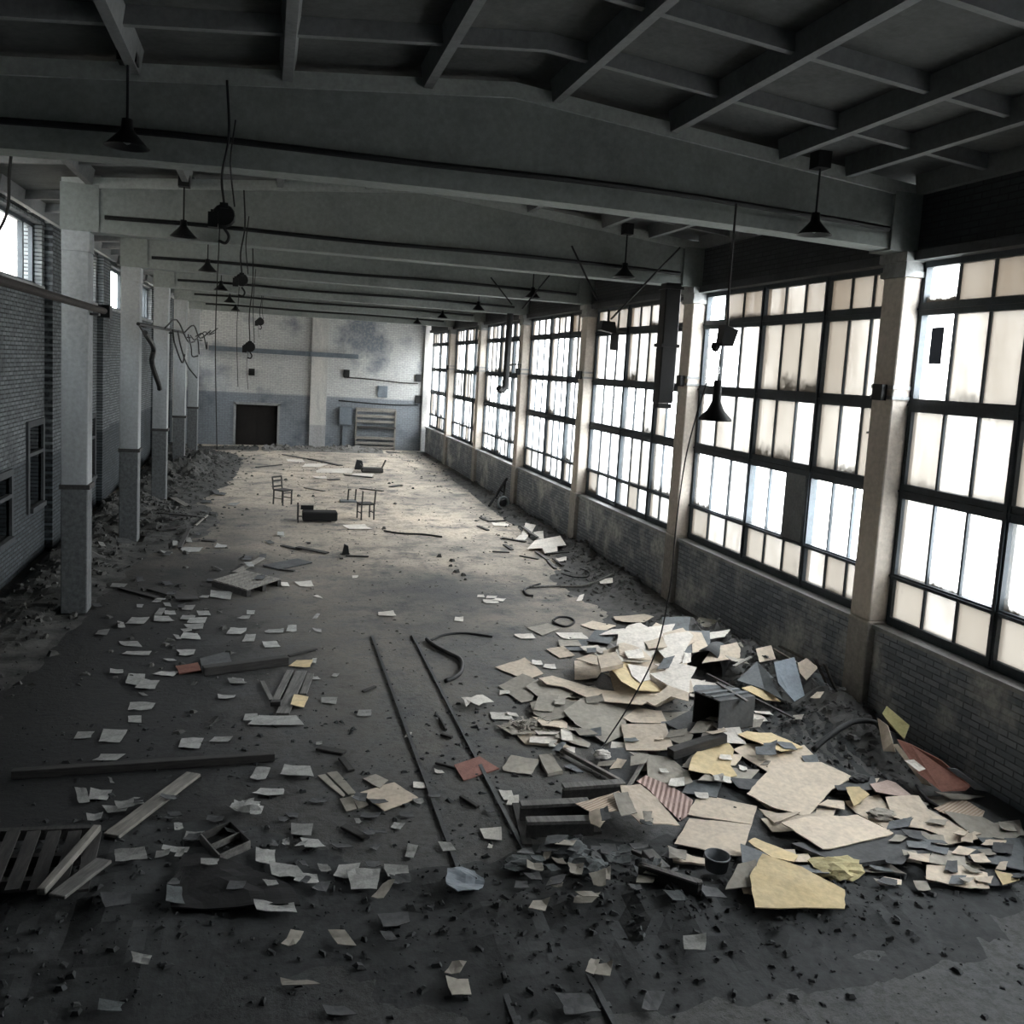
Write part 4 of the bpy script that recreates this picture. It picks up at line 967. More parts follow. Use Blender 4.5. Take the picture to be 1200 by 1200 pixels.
q = MB(); q.bar((c.x - .4, c.y + .15, .2), (c.x - .5, c.y + .2, .33), .06, .06); grp(q, 'leg', 'wooddark', e)
c = G(421, 550); q = MB(); q.hexa([(c.x - .2, c.y - .15, .0), (c.x + .18, c.y - .15, 0), (c.x + .2, c.y + .15, 0), (c.x - .2, c.y + .15, 0)], [(c.x - .12, c.y - .1, .42), (c.x + .1, c.y - .1, .38), (c.x + .12, c.y + .1, .38), (c.x - .12, c.y + .1, .42)]); tag(q.build('metal_box', MT['iron'], origin=c), 'small upright black box beside the tipped chair far off', 'box')
c = G(405, 650); q = MB(); q.hexa([(c.x - .09, c.y - .06, .004), (c.x + .08, c.y - .06, .004), (c.x + .08, c.y + .06, .004), (c.x - .08, c.y + .06, .004)], [(c.x - .04, c.y - .04, .26), (c.x + .05, c.y - .05, .22), (c.x + .05, c.y + .05, .22), (c.x - .04, c.y + .05, .26)]); tag(q.build('iron_stump', MT['iron'], origin=c), 'short black stump standing on the open floor in front of the lone chair', 'stump')

# ---- leaning A-frame and small wheel at the fourth window pillar
e = empty('hand_truck', G(586, 595), 'dark hand truck leaning on the apron wall before the fourth window pillar', 'hand truck')
a0, a1 = G(573, 594), G(583, 597); 
t0, t1 = GX(594, 561, 8.12), GX(592, 566, 8.12)
for p, q_ in ((a0, t0), (a1 + Vector((.15, 0, 0)), t1)): q = MB(); q.bar(p + Z * .03, q_, .06, .06); grp(q, 'side_rail', 'iron', e)
for k in (.3, .6, .85): q = MB(); q.bar((a0 + Z * .03).lerp(t0, k), (a1 + Vector((.15, 0, .03))).lerp(t1, k), .04, .04); grp(q, 'rung', 'iron', e)
c = G(589, 598); e = empty('small_wheel', (c.x, c.y, 0), 'small light rimmed wheel standing before the hand truck', 'wheel')
q = MB(); R_ = .2; q.tube([(c.x + R_ * math.cos(k * .314), c.y + .1 * math.cos(k * .314), .245 + R_ * math.sin(k * .314)) for k in range(21)], .04, 8, False); grp(q, 'tyre', 'greyboard', e, True)
q = MB(); q.tube([(c.x - .02, c.y + .04, .245), (c.x + .02, c.y - .04, .245)], .12, 12); grp(q, 'hub', 'iron', e)

# ---- near left: pole, planks, crates
plank(((14, 912), (322, 891)), .09, .09, 'wooddark', 'long dark pole lying across the floor near the camera, over the fallen planks', 'wooden_pole', 'pole')
plank(((130, 984), (227, 908)), .17, .035, 'woodlight', 'pale plank with a nail hole, lying slanted by the long dark pole', 'wooden_plank')
e = empty('slatted_crate', G(30, 1015), 'dark slatted crate in the near corner under the pale batten', 'crate')
for k in range(6):
    p, q_ = G(-40 + 27 * k, 1044, .16), G(-8 + 24 * k, 975, .16); q = MB(); q.bar(p, q_, .11, .025); grp(q, 'slat', 'wooddark', e)
for y in (980, 1012, 1040): p, q_ = G(-45, y, .1), G(112 - (y - 980) * .5, y - 6, .1); q = MB(); q.bar(p, q_, .06, .10); grp(q, 'bearer', 'wooddark', e)
hset([tuple(G(x, y, .16)[:2]) for x, y in ((-40, 1060), (-40, 970), (112, 970), (80, 1060))], .175)
plank(((48, 1050), (114, 974)), .07, .06, 'woodlight', 'narrow pale batten slanting across the dark crate in the near corner', 'wooden_plank')
plank(((66, 1046), (122, 999)), .15, .03, 'wood', 'grey plank beside the narrow pale batten near the camera')
z = .02; A = [G(235, 987, z), G(257, 1012, z), G(293, 995, z), G(270, 972, z)]
e = empty('divided_tray', (A[0] + A[2]) / 2, 'small dark open tray with one divider, near the camera', 'tray')
q = MB(); q.hexa(A, [x + Z * .012 for x in A]); grp(q, 'base', 'black', e)
for k in range(4):
    p, q_ = A[k] + Z * .045, A[(k + 1) % 4] + Z * .045; q = MB(); q.bar(p, q_, .014, .08); grp(q, 'side_panel', 'wood' if k in (1, 0) else 'wooddark', e)
q = MB(); q.bar(A[0].lerp(A[1], .5) + Z * .04, A[3].lerp(A[2], .5) + Z * .04, .012, .07); grp(q, 'divider', 'wood', e)
plank(((238, 791), (337, 778)), .14, .12, 'wooddark', 'dark heavy beam lying across the floor, its end under the paper scraps', 'timber_offcut', 'timber')
sheet(pts('234 772 268 763 272 779 238 787'), 'darkboard', 'dull dark board lying behind the heavy beam', 'fibreboard_panel', 'board', .03, .01, jag=.02)
sheet(pts('206 781 232 777 236 786 210 790'), 'red', 'small dark red board beside the heavy beam', 'fibreboard_panel', 'board', .02, .01)
for px, lb in ((((340, 787), (321, 826)), 'narrow grey plank, outermost on the aisle side of the three laid side by side'), (((353, 788), (331, 838)), 'wide grey plank in the middle of the three laid side by side'), (((364, 791), (355, 815)), 'short narrow grey plank of the three laid side by side')):
    plank(px, .17 if 'wide' in lb else .10, .025, 'wood', lb, group='three planks side by side')
plank(((307, 800), (318, 822)), .06, .025, 'wood', 'short grey lath beside the three planks')
plank(((318, 826), (330, 827)), .1, .06, 'wooddark', 'dark wood offcut at the foot of the three planks')
plank(((338, 770), (371, 762)), .06, .03, 'wooddark', 'thin dark stick beyond the three planks')

# ---- hoses
wire(pts('500 749 510 757 525 765 540 773 541 785 534 793 522 798'), .032, 'rubber', 'black hose curled on the floor beyond the rails', 'rubber_hose', 'hose')
wire(pts('503 751 520 744 545 742 577 746'), .02, 'rubber', 'thin black cable on the floor beside the curled hose', 'floor_cable', 'cable')
wire(pts('953 879 971 863 1000 846 1024 846 1034 856'), .035, 'rubber', 'thick black hose arching up from the cardboard beside the first window pillar', 'rubber_hose', 'hose', [.02, .16, .30, .26, .06])
wire(pts('633 684 620 688 614 692 618 697 625 698'), .022, 'rubber', 'short hooked end of hose on the floor before the third window pillar', 'rubber_hose', 'hose')
wire(pts('622 688 650 687 680 687 700 681 719 672'), .025, 'wood', 'long thin bent pipe running to the apron wall before the third pillar', 'bent_pipe', 'pipe')
wire(pts('658 672 672 676 688 676 690 670 680 666'), .016, 'rubber', 'thin wire loop on the rubble by the apron wall', 'wire_loop', 'wire')
wire(pts('648 727 655 723 668 724 673 729 664 734 652 731 648 727'), .02, 'rubber', 'ring of hose lying beyond the first cardboard sheets', 'rubber_hose', 'hose')
wire(pts('450 622 470 625 495 626 518 629'), .025, 'rubber', 'thin dark cable lying on the pale floor beside the lone chair', 'floor_cable', 'cable')
wire(pts('1074 920 1079 928 1088 938 1100 946'), .02, 'rubber', 'thin grey hose in the dark gap under the red brown board', 'rubber_hose', 'hose', [.1, .05, .03, .02])
wire(pts('392 742 393 800'), .006, 'iron', 'thin dark wire lying on the floor past the three planks', 'floor_cable', 'cable') if 0 else None
# ------------------------------------------------------------------ cardboard and boards, laid down in order, lowest first
# corners | material | thickness mm | warp mm | label [| group]
GA = 'dusty grey card sheets on the aisle side of the heap'; GB = 'pale cards in the bright middle of the heap'; GC = 'small pale cards along the far edge of the heap'
GD = 'grey boards thrown against the apron wall'; GE = 'torn cards in the near corner by the window wall'
SH = '''
617 736 642 731 656 738 635 745|cardgrey|5|10|flat dusty card at the far edge of the heap, beside the hose ring
654 750 677 751 682 757 656 758|cardgrey|5|8|small pale card lying along the far edge of the cardboard heap|C
651 742 682 742 690 749 660 749|cardwhite|5|8|small pale card lying along the far edge of the cardboard heap|C
680 732 694 728 722 735 706 741|card|6|10|small pale card lying along the far edge of the cardboard heap|C
702 743 717 737 735 738 726 745|cardwhite|6|10|small pale card lying along the far edge of the cardboard heap|C
640 761 660 759 674 769 656 771|card|8|10|small tan card alone on the aisle side, beyond the large tan sheet
679 759 700 757 711 767 701 770 687 764|cardwhite|6|14|small pale card lying along the far edge of the cardboard heap|C
687 775 694 771 701 775 695 778|cardwhite|5|8|small pale card lying along the far edge of the cardboard heap|C
580 783 615 771 637 790 617 798|card|7|10|large tan card sheet outermost on the aisle side of the heap
584 804 612 791 629 799 624 821 611 824|cardgrey|7|10|dusty grey card sheet among the overlapping ones on the aisle side|A
616 805 630 797 657 805 674 814 655 824 629 815|cardgrey|7|12|dusty grey card sheet among the overlapping ones on the aisle side|A
621 825 640 820 680 826 668 842 640 848 625 838|cardgrey|6|10|dusty grey card sheet among the overlapping ones on the aisle side|A
660 837 680 822 708 818 735 830 732 860 710 869 675 851|cardgrey|8|10|largest dusty grey sheet, crossed by the foot of the loose black wire
650 867 660 857 692 869 690 874|cardgrey|10|4|narrow grey slat of card beside the shredded bundle
695 879 735 881 757 891 732 920 719 909|darkboard|8|6|dark grey board lying flat beside the white crumpled lump
736 884 785 888 809 904 782 899 757 895|cardgrey|7|8|long grey strip of card below the stained square sheet
757 892 780 900 806 905 812 915 785 922 760 916|cardgrey|6|8|grey torn card beyond the ribbed pink sheet
728 846 780 849 790 885 734 881|card|7|10|stained square tan sheet in the middle of the heap
747 830 775 835 782 850 740 847 730 842|card|7|12|tan card tucked above the stained square sheet
780 843 808 832 838 850 803 862|darkboard|8|8|dark board just in front of the black crate mouth
785 868 800 860 812 866 806 876|cardgrey|6|8|small grey card beside the dark block before the crate
631 815 655 815 647 835 625 833|cardgrey|6|6|small square grey card on top of the overlapping grey ones
705 782 740 775 800 790 812 822 770 832 720 815|card|7|12|broad card underneath the pale middle of the heap, mostly covered
674 781 692 778 712 790 730 801 708 801 690 791|card|9|14|brown edged card beside the thick white block
631 795 647 792 677 801 706 811 745 818 778 820 752 829 718 825 690 819 660 805 640 802|card|10|18|long curled strip of pale card along the near edge of the bright heap
709 795 731 785 745 797 780 814 745 817 728 810|cardyel|10|20|yellowish card with a lifted edge, above the long curled strip
690 797 697 795 709 805 703 808|cardwhite|6|8|small white card on the long curled strip
724 746 736 739 750 737 772 749 770 763 761 773 727 771 722 761|cardwhite|9|14|largest white sheet at the top of the heap, beneath the hanging wire
724 761 731 760 752 767 765 778 740 776 726 771|card|7|12|flap of card at the near edge of the largest white sheet
719 720 755 721 766 727 754 735 731 730 721 725|card|7|12|card folded over at the far end of the heap, near the third window pillar
760 735 769 727 780 732 777 738|card|7|14|small peach card standing up a little behind the largest white sheet
802 739 822 741 832 754 812 757 811 747|card|7|12|tan card against the bent cardboard arch
777 742 800 740 814 752 800 758 780 750|card|7|12|pale card lying in the bright middle of the heap|B
777 761 805 760 811 765 801 778 785 775 776 771|cardwhite|7|12|pale card lying in the bright middle of the heap|B
765 775 785 776 802 784 806 790 789 792 777 785|cardwhite|7|12|pale card lying in the bright middle of the heap|B
735 786 760 785 762 797 750 802 740 796|cardwhite|7|10|pale card lying in the bright middle of the heap|B
765 795 787 795 815 802 808 810 785 803|cardwhite|7|10|pale card lying in the bright middle of the heap|B
760 805 785 804 808 812 806 826 785 818|cardwhite|7|10|pale card lying in the bright middle of the heap|B
782 818 806 826 806 833 785 827 767 833 757 830|card|7|10|pale card lying in the bright middle of the heap|B
700 772 721 771 730 784 704 786|card|60|2|thick pale block of folded card on the heap
589 900 599 886 632 892 622 909 590 904|cardgrey|8|10|dusty card lying just beyond the red board on the rail
654 876 674 877 674 883 656 883|cardwhite|8|6|small cream card at the end of the white edged lath
661 900 670 894 684 904 676 905|greyboard|6|4|small grey triangle of board under the white edged lath
631 885 646 883 660 904 642 907|cardgrey|40|2|small thick dusty block lying alone right of the rails
532 897 562 887 585 900 543 914|redtile|14|4|faded red board lying across the rail
425 912 440 907 455 915 445 925|cardgrey|8|4|small square of dusty card touching the large tan square by the rails
422 930 462 917 490 934 450 953|card|8|6|large tan square of card lying beside the rail
674 943 725 929 738 941 730 950 698 957|stripe2|8|12|ribbed brown card over the broken pallet
690 956 700 954 712 962 703 971 692 966|card|7|8|torn corner of card hanging off the broken pallet
745 922 756 916 785 925 812 940 806 955 797 962 777 945 757 928|stripe|9|12|ribbed pink card, its stripes plain to see
726 930 750 925 770 937 790 955 797 961 776 963 750 966 735 955|card|9|14|tan folded card overlapping the ribbed pink one
716 957 734 954 745 974 726 982|cardgrey|7|10|grey brown flap drooping in front of the tan folded card
782 992 812 1002 829 1004 831 1011 789 1011|card|20|4|narrow tan offcut below the big square sheets at the front
805 955 815 937 837 935 887 946 881 967|card|9|6|upper one of the two big overlapping square sheets
790 991 808 956 881 966 868 1010|card|9|8|lower one of the two big overlapping square sheets
877 985 885 980 935 1005 930 1015 905 1010|cardyel|7|10|yellowish strip of card between the big squares and the dark board
868 985 900 1000 915 1015 870 1018|greyboard|8|8|grey ribbed offcut beside the big square sheets
864 1020 885 1018 890 1042 850 1042|cardgrey|8|8|grey card at the front edge beside the yellow sack
990 938 1030 935 1050 958 1042 974 1004 952|card|8|10|tan sheet under the large plain sheet by the wall
806 909 811 891 820 882 851 874 860 880 856 897 864 907 846 911 832 907|cardyel|8|14|yellow torn card with notched edges in front of the dark block
889 946 910 954 937 957 914 966 907 967|card|8|8|pale card wedge under the largest pale board
859 882 875 875 896 876 915 884 942 875 960 891 927 896 900 904|card|10|10|broad tan board below the bright yellow card
864 866 875 859 904 857 941 873 915 884|cardyel|10|12|bright yellow card with a pointed corner, in front of the black crate
875 930 900 905 930 897 962 897 1000 914 975 925 950 952 941 954 905 945|card|12|6|largest pale board, five sided, in the middle of the near heap
958 948 970 934 990 934 990 951|card|8|6|slatted pale offcut beside the largest pale board
991 924 1007 925 1019 932 1001 941|cardyel|6|6|small yellow card by the black scrap of rubber
1019 922 1040 912 1050 915 1074 937 1026 934|pink|8|8|pinkish board beyond the long tan sheet
1037 939 1076 938 1087 951 1120 966 1150 978 1125 981 1100 977 1060 964 1045 960|card|9|12|long tan sheet running towards the apron wall
1094 950 1114 938 1132 937 1154 951 1150 962 1130 962 1105 956|stripe2|8|8|ribbed brown grey card beside the apron wall
1095 929 1132 930 1154 932 1132 939 1114 940|cardgrey|7|8|small grey card tucked at the foot of the red brown board
1105 958 1150 961 1195 979 1185 985 1145 984|cardgrey|8|10|grey card running out to the edge beside the ribbed brown grey one
927 992 1040 973 1055 965 1075 970 1102 995 1102 1001 988 1023|darkboard|45|3|thick dark board under the plain pinkish tan sheet
915 967 950 957 1005 952 1047 975 1040 980 963 1004|card|10|10|large plain pinkish tan sheet lying on the thick dark board
1090 985 1115 977 1125 982 1142 980 1146 986 1104 991|card|7|8|torn card in the near corner by the apron wall|E
1145 986 1194 984 1200 994 1200 1003 1162 998|greyboard|8|6|grey board in the corner beside the torn cards
1130 993 1198 988 1200 1022 1135 1009|greyboard|14|6|larger grey board in the corner nearer the camera
1095 1000 1130 1003 1133 1019 1085 1020|cardgrey|7|10|torn card in the near corner by the apron wall|E
1085 1019 1130 1018 1157 1025 1160 1040 1137 1041 1085 1034|card|7|10|torn card in the near corner by the apron wall|E
1165 1022 1185 1025 1195 1032 1175 1038|cardyel|6|10|torn card in the near corner by the apron wall|E
878 1031 893 1007 940 1019 990 1043 990 1062 885 1064|cardyel|9|12|yellow tan sheet at the front under the yellow sack
'''
random.seed(14)
for k in range(46):                            # the ground layer of the heap, half hidden by what lies on it
    x, y = uni(600, 870), uni(735, 925)
    if y > 890 and x < 740 or (y < 790 and x < 640) or y < 735 + (x - 800) * .75 : continue
    scrap(x, y, uni(22, 52), uni(8, 19), uni(-9, 9), random.choice(['cardgrey', 'cardgrey', 'card', 'cardwhite', 'greyboard']), 'half covered card in the lowest layer of the large heap', 'lowest cards of the large heap', 'cardboard_sheet', 'cardboard', .007, .014, .02)
for k in range(44):
    x, y = uni(880, 1195), uni(905, 1040)
    if y < 905 + (x - 1040) * .5: continue
    scrap(x, y, uni(24, 60), uni(9, 20), uni(-9, 9), random.choice(['cardgrey', 'card', 'card', 'greyboard', 'darkboard']), 'half covered card in the lowest layer of the near heap by the wall', 'lowest cards of the near heap', 'cardboard_sheet', 'cardboard', .007, .014, .02)
for ln in SH.strip().split('\n'):
    f = ln.split('|'); g = {'A': GA, 'B': GB, 'C': GC, 'E': GE}.get(f[5]) if len(f) > 5 else None
    mt = f[1]; board = mt in ('greyboard', 'darkboard', 'redtile', 'red', 'pink')
    sheet(pts(f[0]), mt, f[4], 'fibreboard_panel' if board else 'cardboard_sheet', 'board' if board else 'cardboard', float(f[2]) / 1000, float(f[3]) / 1000, g, curl=0 if board else .02, jag=.004 if board else .012)

# ---- boards thrown up against the wall and pillar: explicit heights per corner
def leaner(cs, th, mat, label, name='fibreboard_panel', cat='board', group=None):
    P = [G(x, y, z) for x, y, z in cs]; n = (P[1] - P[0]).cross(P[2] - P[0]).normalized()
    if n.z < 0: n = -n
    q = MB(); k = len(P); q.add(P + [p - n * th for p in P], [tuple(range(k)), tuple(range(2 * k - 1, k - 1, -1))] + [(i, (i + 1) % k, k + (i + 1) % k, k + i) for i in range(k)])
    return tag(q.build(name, MT[mat], origin=P[0]), label, cat, group)
leaner([(864, 797, .30), (887, 775, .46), (899, 787, .44), (917, 820, .26), (896, 808, .28)], .012, 'greyboard', 'grey panel lying against the larger blue grey panel in the heap')
leaner([(907, 776, .62), (931, 770, .66), (943, 815, .30), (931, 822, .26), (912, 800, .42)], .015, 'steel', 'blue grey panel standing propped up in the heap before the first window pillar')
leaner([(935, 777, .55), (945, 771, .60), (959, 782, .52), (945, 797, .40), (937, 788, .46)], .012, 'card', 'tan card propped between the blue grey panel and the wall')
leaner([(886, 760, .50), (904, 756, .52), (909, 772, .40), (890, 776, .38)], .012, 'card', 'tan card propped behind the grey panels near the apron wall')
leaner([(869, 806, .26), (891, 801, .30), (915, 822, .20), (897, 820, .20)], .010, 'cardyel', 'pale card slipped under the grey panels')
leaner([(948, 786, .38), (962, 790, .42), (978, 812, .36), (960, 806, .30)], .012, 'greyboard', 'small grey board leaning beside the tan card at the pillar')
leaner([(835, 741, .24), (850, 747, .30), (862, 772, .22), (846, 770, .18)], .012, 'greyboard', 'grey board lying against the wall side of the bent arch')
leaner([(810, 734, .14), (836, 735, .2), (846, 728, .26), (820, 723, .2)], .010, 'cardgrey', 'grey card lying at the wall beyond the bent arch', 'cardboard_sheet', 'cardboard')
leaner([(853, 757, .3), (868, 752, .36), (876, 766, .28), (862, 770, .24)], .010, 'cardgrey', 'dusty card at the wall between the arch and the propped tan card', 'cardboard_sheet', 'cardboard')
for (a, b_, w, mt, lb) in (((829, 790, .33), (931, 842, .20), .035, 'wooddark', 'long dark lath lying across the heap behind the black crate'), ((860, 781, .40), (880, 770, .44), .05, 'woodlight', 'short pale lath on the heap behind the black crate'),
                       ((913, 757, .46), (962, 781, .44), .05, 'wood', 'grey lath along the apron wall behind the propped panels'), ((906, 760, .42), (950, 786, .40), .04, 'woodlight', 'pale lath along the apron wall behind the propped panels'),
                       ((955, 772, .74), (978, 822, .10), .06, 'wooddark', 'dark lath leaning at the first window pillar, the longer one'), ((966, 778, .70), (985, 822, .10), .05, 'wooddark', 'dark lath leaning at the first window pillar, the shorter one'),
                       ((840, 800, .60), (876, 822, .58), .04, 'wood', 'thin grey lath lying on top of the black crate')):
    q = MB(); q.bar(G(*a), G(*b_), w, .02); tag(q.build('wooden_lath', MT[mt], origin=G(*a)), lb, 'lath')
leaner([(1028, 841, .52), (1040, 850, .50), (1046, 870, .36), (1049, 881, .26), (1035, 880, .24)], .012, 'card', 'pale upright card at the foot of the first window pillar', 'cardboard_sheet', 'cardboard')
leaner([(1034, 836, .58), (1039, 827, .64), (1066, 850, .52), (1060, 866, .42), (1042, 848, .50)], .012, 'olive', 'olive card standing at the apron wall behind the pale upright card', 'cardboard_sheet', 'cardboard')
leaner([(1052, 866, .46), (1068, 872, .46), (1104, 891, .40), (1138, 921, .24), (1132, 926, .20), (1104, 927, .18), (1076, 905, .26)], .014, 'red', 'red brown board sloping against the apron wall')
leaner([(1060, 891, .38), (1071, 890, .40), (1085, 901, .33), (1077, 904, .31)], .008, 'cardwhite', 'small white card lying on the red brown board', 'cardboard_sheet', 'cardboard')
leaner([(1046, 872, .34), (1052, 872, .36), (1092, 921, .14), (1080, 918, .12)], .014, 'card', 'long pale strip along the lower edge of the red brown board', 'cardboard_sheet', 'cardboard')
leaner([(1110, 900, .36), (1121, 901, .38), (1158, 928, .22), (1142, 925, .20)], .012, 'steel', 'blue grey strip along the upper edge of the red brown board')
plank(((786, 879), (848, 867)), .13, .11, 'wooddark', 'dark heavy block lying in front of the black crate', 'timber_offcut', 'timber')
plank(((656, 879), (726, 917)), .05, .05, 'woodlight', 'white edged lath slanting down to the broken pallet', 'wooden_lath', 'lath')
plank(((757, 892), (734, 921)), .05, .03, 'woodlight', 'pale lath standing off the end of the broken pallet', 'wooden_lath', 'lath')
plank(((738, 980), (768, 998)), .05, .04, 'wood', 'grey lath slanting below the drooping flap', 'wooden_lath', 'lath')
plank(((758, 1003), (778, 1026)), .12, .06, 'wood', 'chewed grey wood offcut resting on the dark open box at the front', 'wood_offcut', 'wood')
# black rubber scrap, bucket, box at the front, sack and bundles
def lump(px, rx, ry, rz_, mat, label, name, cat, n1=3.0, amp=.35, flat=.0):
    c = G(*px); z0 = hmax([(c.x - .05, c.y - .05), (c.x + .05, c.y - .05), (c.x + .05, c.y + .05), (c.x - .05, c.y + .05)])
    bm = bmesh.new(); bmesh.ops.create_icosphere(bm, subdivisions=3, radius=1); sd = px[0] * .37
    for v in bm.verts:
        d = v.co.copy(); k = 1 + amp * .5 * mnoise.noise(d * n1 * .6 + Vector((sd, 0, 0))) + amp * .95 * abs(mnoise.noise(d * n1 * 1.1 + Vector((sd, 5, 0)))) - amp * .6 * abs(mnoise.noise(d * n1 * 2.2 + Vector((sd, 9, 0))))
        v.co = Vector((d.x * rx * k, d.y * ry * k, max(-.35, d.z) * rz_ * k + .35 * rz_))
    zm = min(v.co.z for v in bm.verts)
    for v in bm.verts: v.co.z -= zm
    me = bpy.data.meshes.new(name); bm.to_mesh(me); bm.free(); o = bpy.data.objects.new(name, me); COL.objects.link(o); me.materials.append(MT[mat]); o.location = (c.x, c.y, z0 + .004)
    hset([(c.x - rx * .7, c.y - ry * .7), (c.x + rx * .7, c.y - ry * .7), (c.x + rx * .7, c.y + ry * .7), (c.x - rx * .7, c.y + ry * .7)], z0 + rz_)
    return tag(o, label, cat)
lump((1006, 923), .13, .07, .05, 'rubber', 'small black scrap of rubber on the pale boards', 'rubber_scrap', 'scrap')
lump((978, 1034), .26, .16, .07, 'bag', 'crumpled yellow paper sack at the front edge', 'paper_sack', 'sack', 3.5, .5)
lump((1033, 962), .15, .10, .05, 'cardgrey', 'crumpled grey paper beside the large plain sheet', 'crumpled_paper', 'paper', 4, .5)
sheet(pts('540 821 552 823 565 818 579 825 566 828 561 832 551 829 546 833'), 'paperwhite', 'bright white crumpled paper lying alone between rails and heap', 'crumpled_paper', 'paper', .004, .06, jag=.03)
lump((705, 894), .11, .07, .06, 'paperwhite', 'white rounded crumpled lump on the dark grey board', 'crumpled_paper', 'paper', 3, .3)
for x, y, w_, h_ in ((281, 950, 22, 12), (292, 948, 20, 10), (286, 957, 24, 11), (295, 958, 14, 9)): scrap(x, y, w_, h_, 3, 'paper', 'crumpled white paper in the clump near the divided tray', 'clump of crumpled papers near the tray', 'crumpled_paper', curl=.08, warp=.05)
c = G(622, 854); q = MB()
for k in range(90):
    a, r = uni(0, 6.28), rnd(); x, y = c.x + .36 * r * math.cos(a), c.y + .2 * r * math.sin(a); d = uni(0, 3.14); l = uni(.05, .14); z0 = .012 + uni(0, .10) * (1 - r)
    q.bar((x - l * math.cos(d), y - l * math.sin(d), z0 + uni(0, .04)), (x + l * math.cos(d), y + l * math.sin(d), z0 + uni(0, .05)), .018, .006)
tag(q.build('shredded_paper', MT['cardgrey'], origin=c), 'shredded bundle of straw and paper on the aisle side of the heap', 'bundle', kind='stuff')
lump((665, 1008), .20, .14, .08, 'cloth', 'grey crumpled cloth at the front, left of the dark open box', 'crumpled_cloth', 'cloth', 4, .6)
lump((612, 1022), .18, .12, .05, 'cloth', 'flat grey rag at the front beside the end of the rail', 'crumpled_cloth', 'cloth', 4, .6)
lump((690, 1034), .16, .12, .07, 'cloth', 'small grey rag nearest the dark open box', 'crumpled_cloth', 'cloth', 4, .6)
sheet(pts('524 1024 540 1019 556 1020 568 1034 560 1052 536 1056 522 1042'), 'steel', 'crumpled blue grey plastic at the front between the rails', 'plastic_sheet', 'plastic', .006, .07, jag=.03)
lump((662, 978), .09, .06, .11, 'greyboard', 'rounded grey scrap standing before the broken pallet', 'grey_scrap', 'scrap', 2, .3)
c = G(838, 1032); e = empty('paint_bucket', c, 'grey green bucket at the front beside the big square sheets', 'bucket'); z0 = hmax([(c.x - .1, c.y - .1), (c.x + .1, c.y - .1), (c.x + .1, c.y + .1), (c.x - .1, c.y + .1)]); e.location.z = z0 + .003
q = MB(); q.lathe([(0, 0), (.10, 0), (.115, .12), (.12, .12), (.12, .135), (.11, .135), (.095, .02), (0, .02)], n=24); o = q.build('body', MT['greyboard'], smooth=True); o.parent = e
q = MB(); q.tube([(.12 * math.cos(a), .12 * math.sin(a), .12 - .05 * math.sin(a)) for a in [math.pi * k / 10 for k in range(11)]], .005, 5); o = q.build('handle', MT['iron']); o.parent = e
z = .05; A = [G(747, 1037, z), G(763, 1018, z + .18), G(822, 1036, z + .18), G(815, 1060, z)]
for p in A: p.z = z
e = empty('open_box', (A[0] + A[2]) / 2, 'dark open box at the very front, a grey wood offcut on its rim', 'box')
q = MB(); q.hexa(A, [x + Z * .015 for x in A]); grp(q, 'base', 'black', e)
for k in range(4): p, q_ = A[k] + Z * .10, A[(k + 1) % 4] + Z * .10; q = MB(); q.bar(p, q_, .018, .18); grp(q, 'side_panel', 'wooddark', e); q = MB(); q.bar(p + Z * .1, q_ + Z * .1, .035, .02); grp(q, 'rim', 'wood', e)
sheet(pts('200 1046 214 1006 240 1003 275 1010 342 1036 352 1062 200 1070'), 'black', 'black plastic sheet crumpled at the front edge', 'plastic_sheet', 'plastic', .012, .03)
for px, lb in (('372 909 381 907 404 931 402 934', 'outermost'), ('383 906 395 904 418 930 408 931', 'second'), ('398 938 412 935 418 948 406 951', 'short'), ('411 932 420 930 432 943 420 948', 'innermost')):
    sheet(pts(px), 'cardgrey', 'narrow grey strip of card in the bundle of strips beside the tan square', 'cardboard_sheet', 'cardboard', .01, .004, 'narrow card strips beside the tan square')

# ---- papers and scraps, each where the photo shows one: centre, width, height, slant
def scraps(tab, mat, label, group, **k):
    for row in tab.strip().split(';'):
        a = [float(t) for t in row.split()]
        if len(a) >= 4: scrap(a[0], a[1], a[2], a[3], a[4] if len(a) > 4 else uni(-3, 3), mat, label, group, **k)
scraps('139 687 16 5;162 728 21 7;154 755 20 7;160 766 28 5;142 733 9 5;119 742 16 6 3;137 788 14 4;159 797 18 14 2;174 803 24 11 4;164 711 7 4;168 814 6 3;166 829 29 9 2;158 843 16 7;196 789 22 6 6;199 774 13 3;208 747 5 4;217 765 20 7;185 704 10 4;197 709 8 5;190 726 20 6;188 718 9 7;200 719 15 5', 'paper',
       'pale paper scrap on the dark floor near the foot of the first aisle pillar', 'paper scraps near the first aisle pillar')
scraps('220 713 14 5;239 719 14 5;221 724 18 5;231 728 18 6;227 735 20 6;219 739 12 4;222 746 22 7', 'paper', 'pale paper scrap in the loose line of papers between first pillar and grey pallet', 'line of papers before the grey pallet')
scraps('131 863 25 13 6;98 862 22 7;128 889 28 9 4;222 872 30 11 3;258 867 22 7;279 799 16 6;265 817 17 5;294 841 14 7;278 799 17 6;322 846 60 10 2;386 822 16 7;374 872 8 4;428 837 16 6;368 775 7 6;370 795 8 5;393 792 7 3', 'paper',
       'pale paper scrap on the bare floor between the dark beam and the long pole', 'paper scraps between beam and pole')
scrap(354, 779, 22, 9, 2, 'cardyel', 'yellowish paper at the far end of the three planks', None); scrap(352, 822, 17, 12, 2, 'cardyel', 'yellowish paper on the near end of the three planks', None)
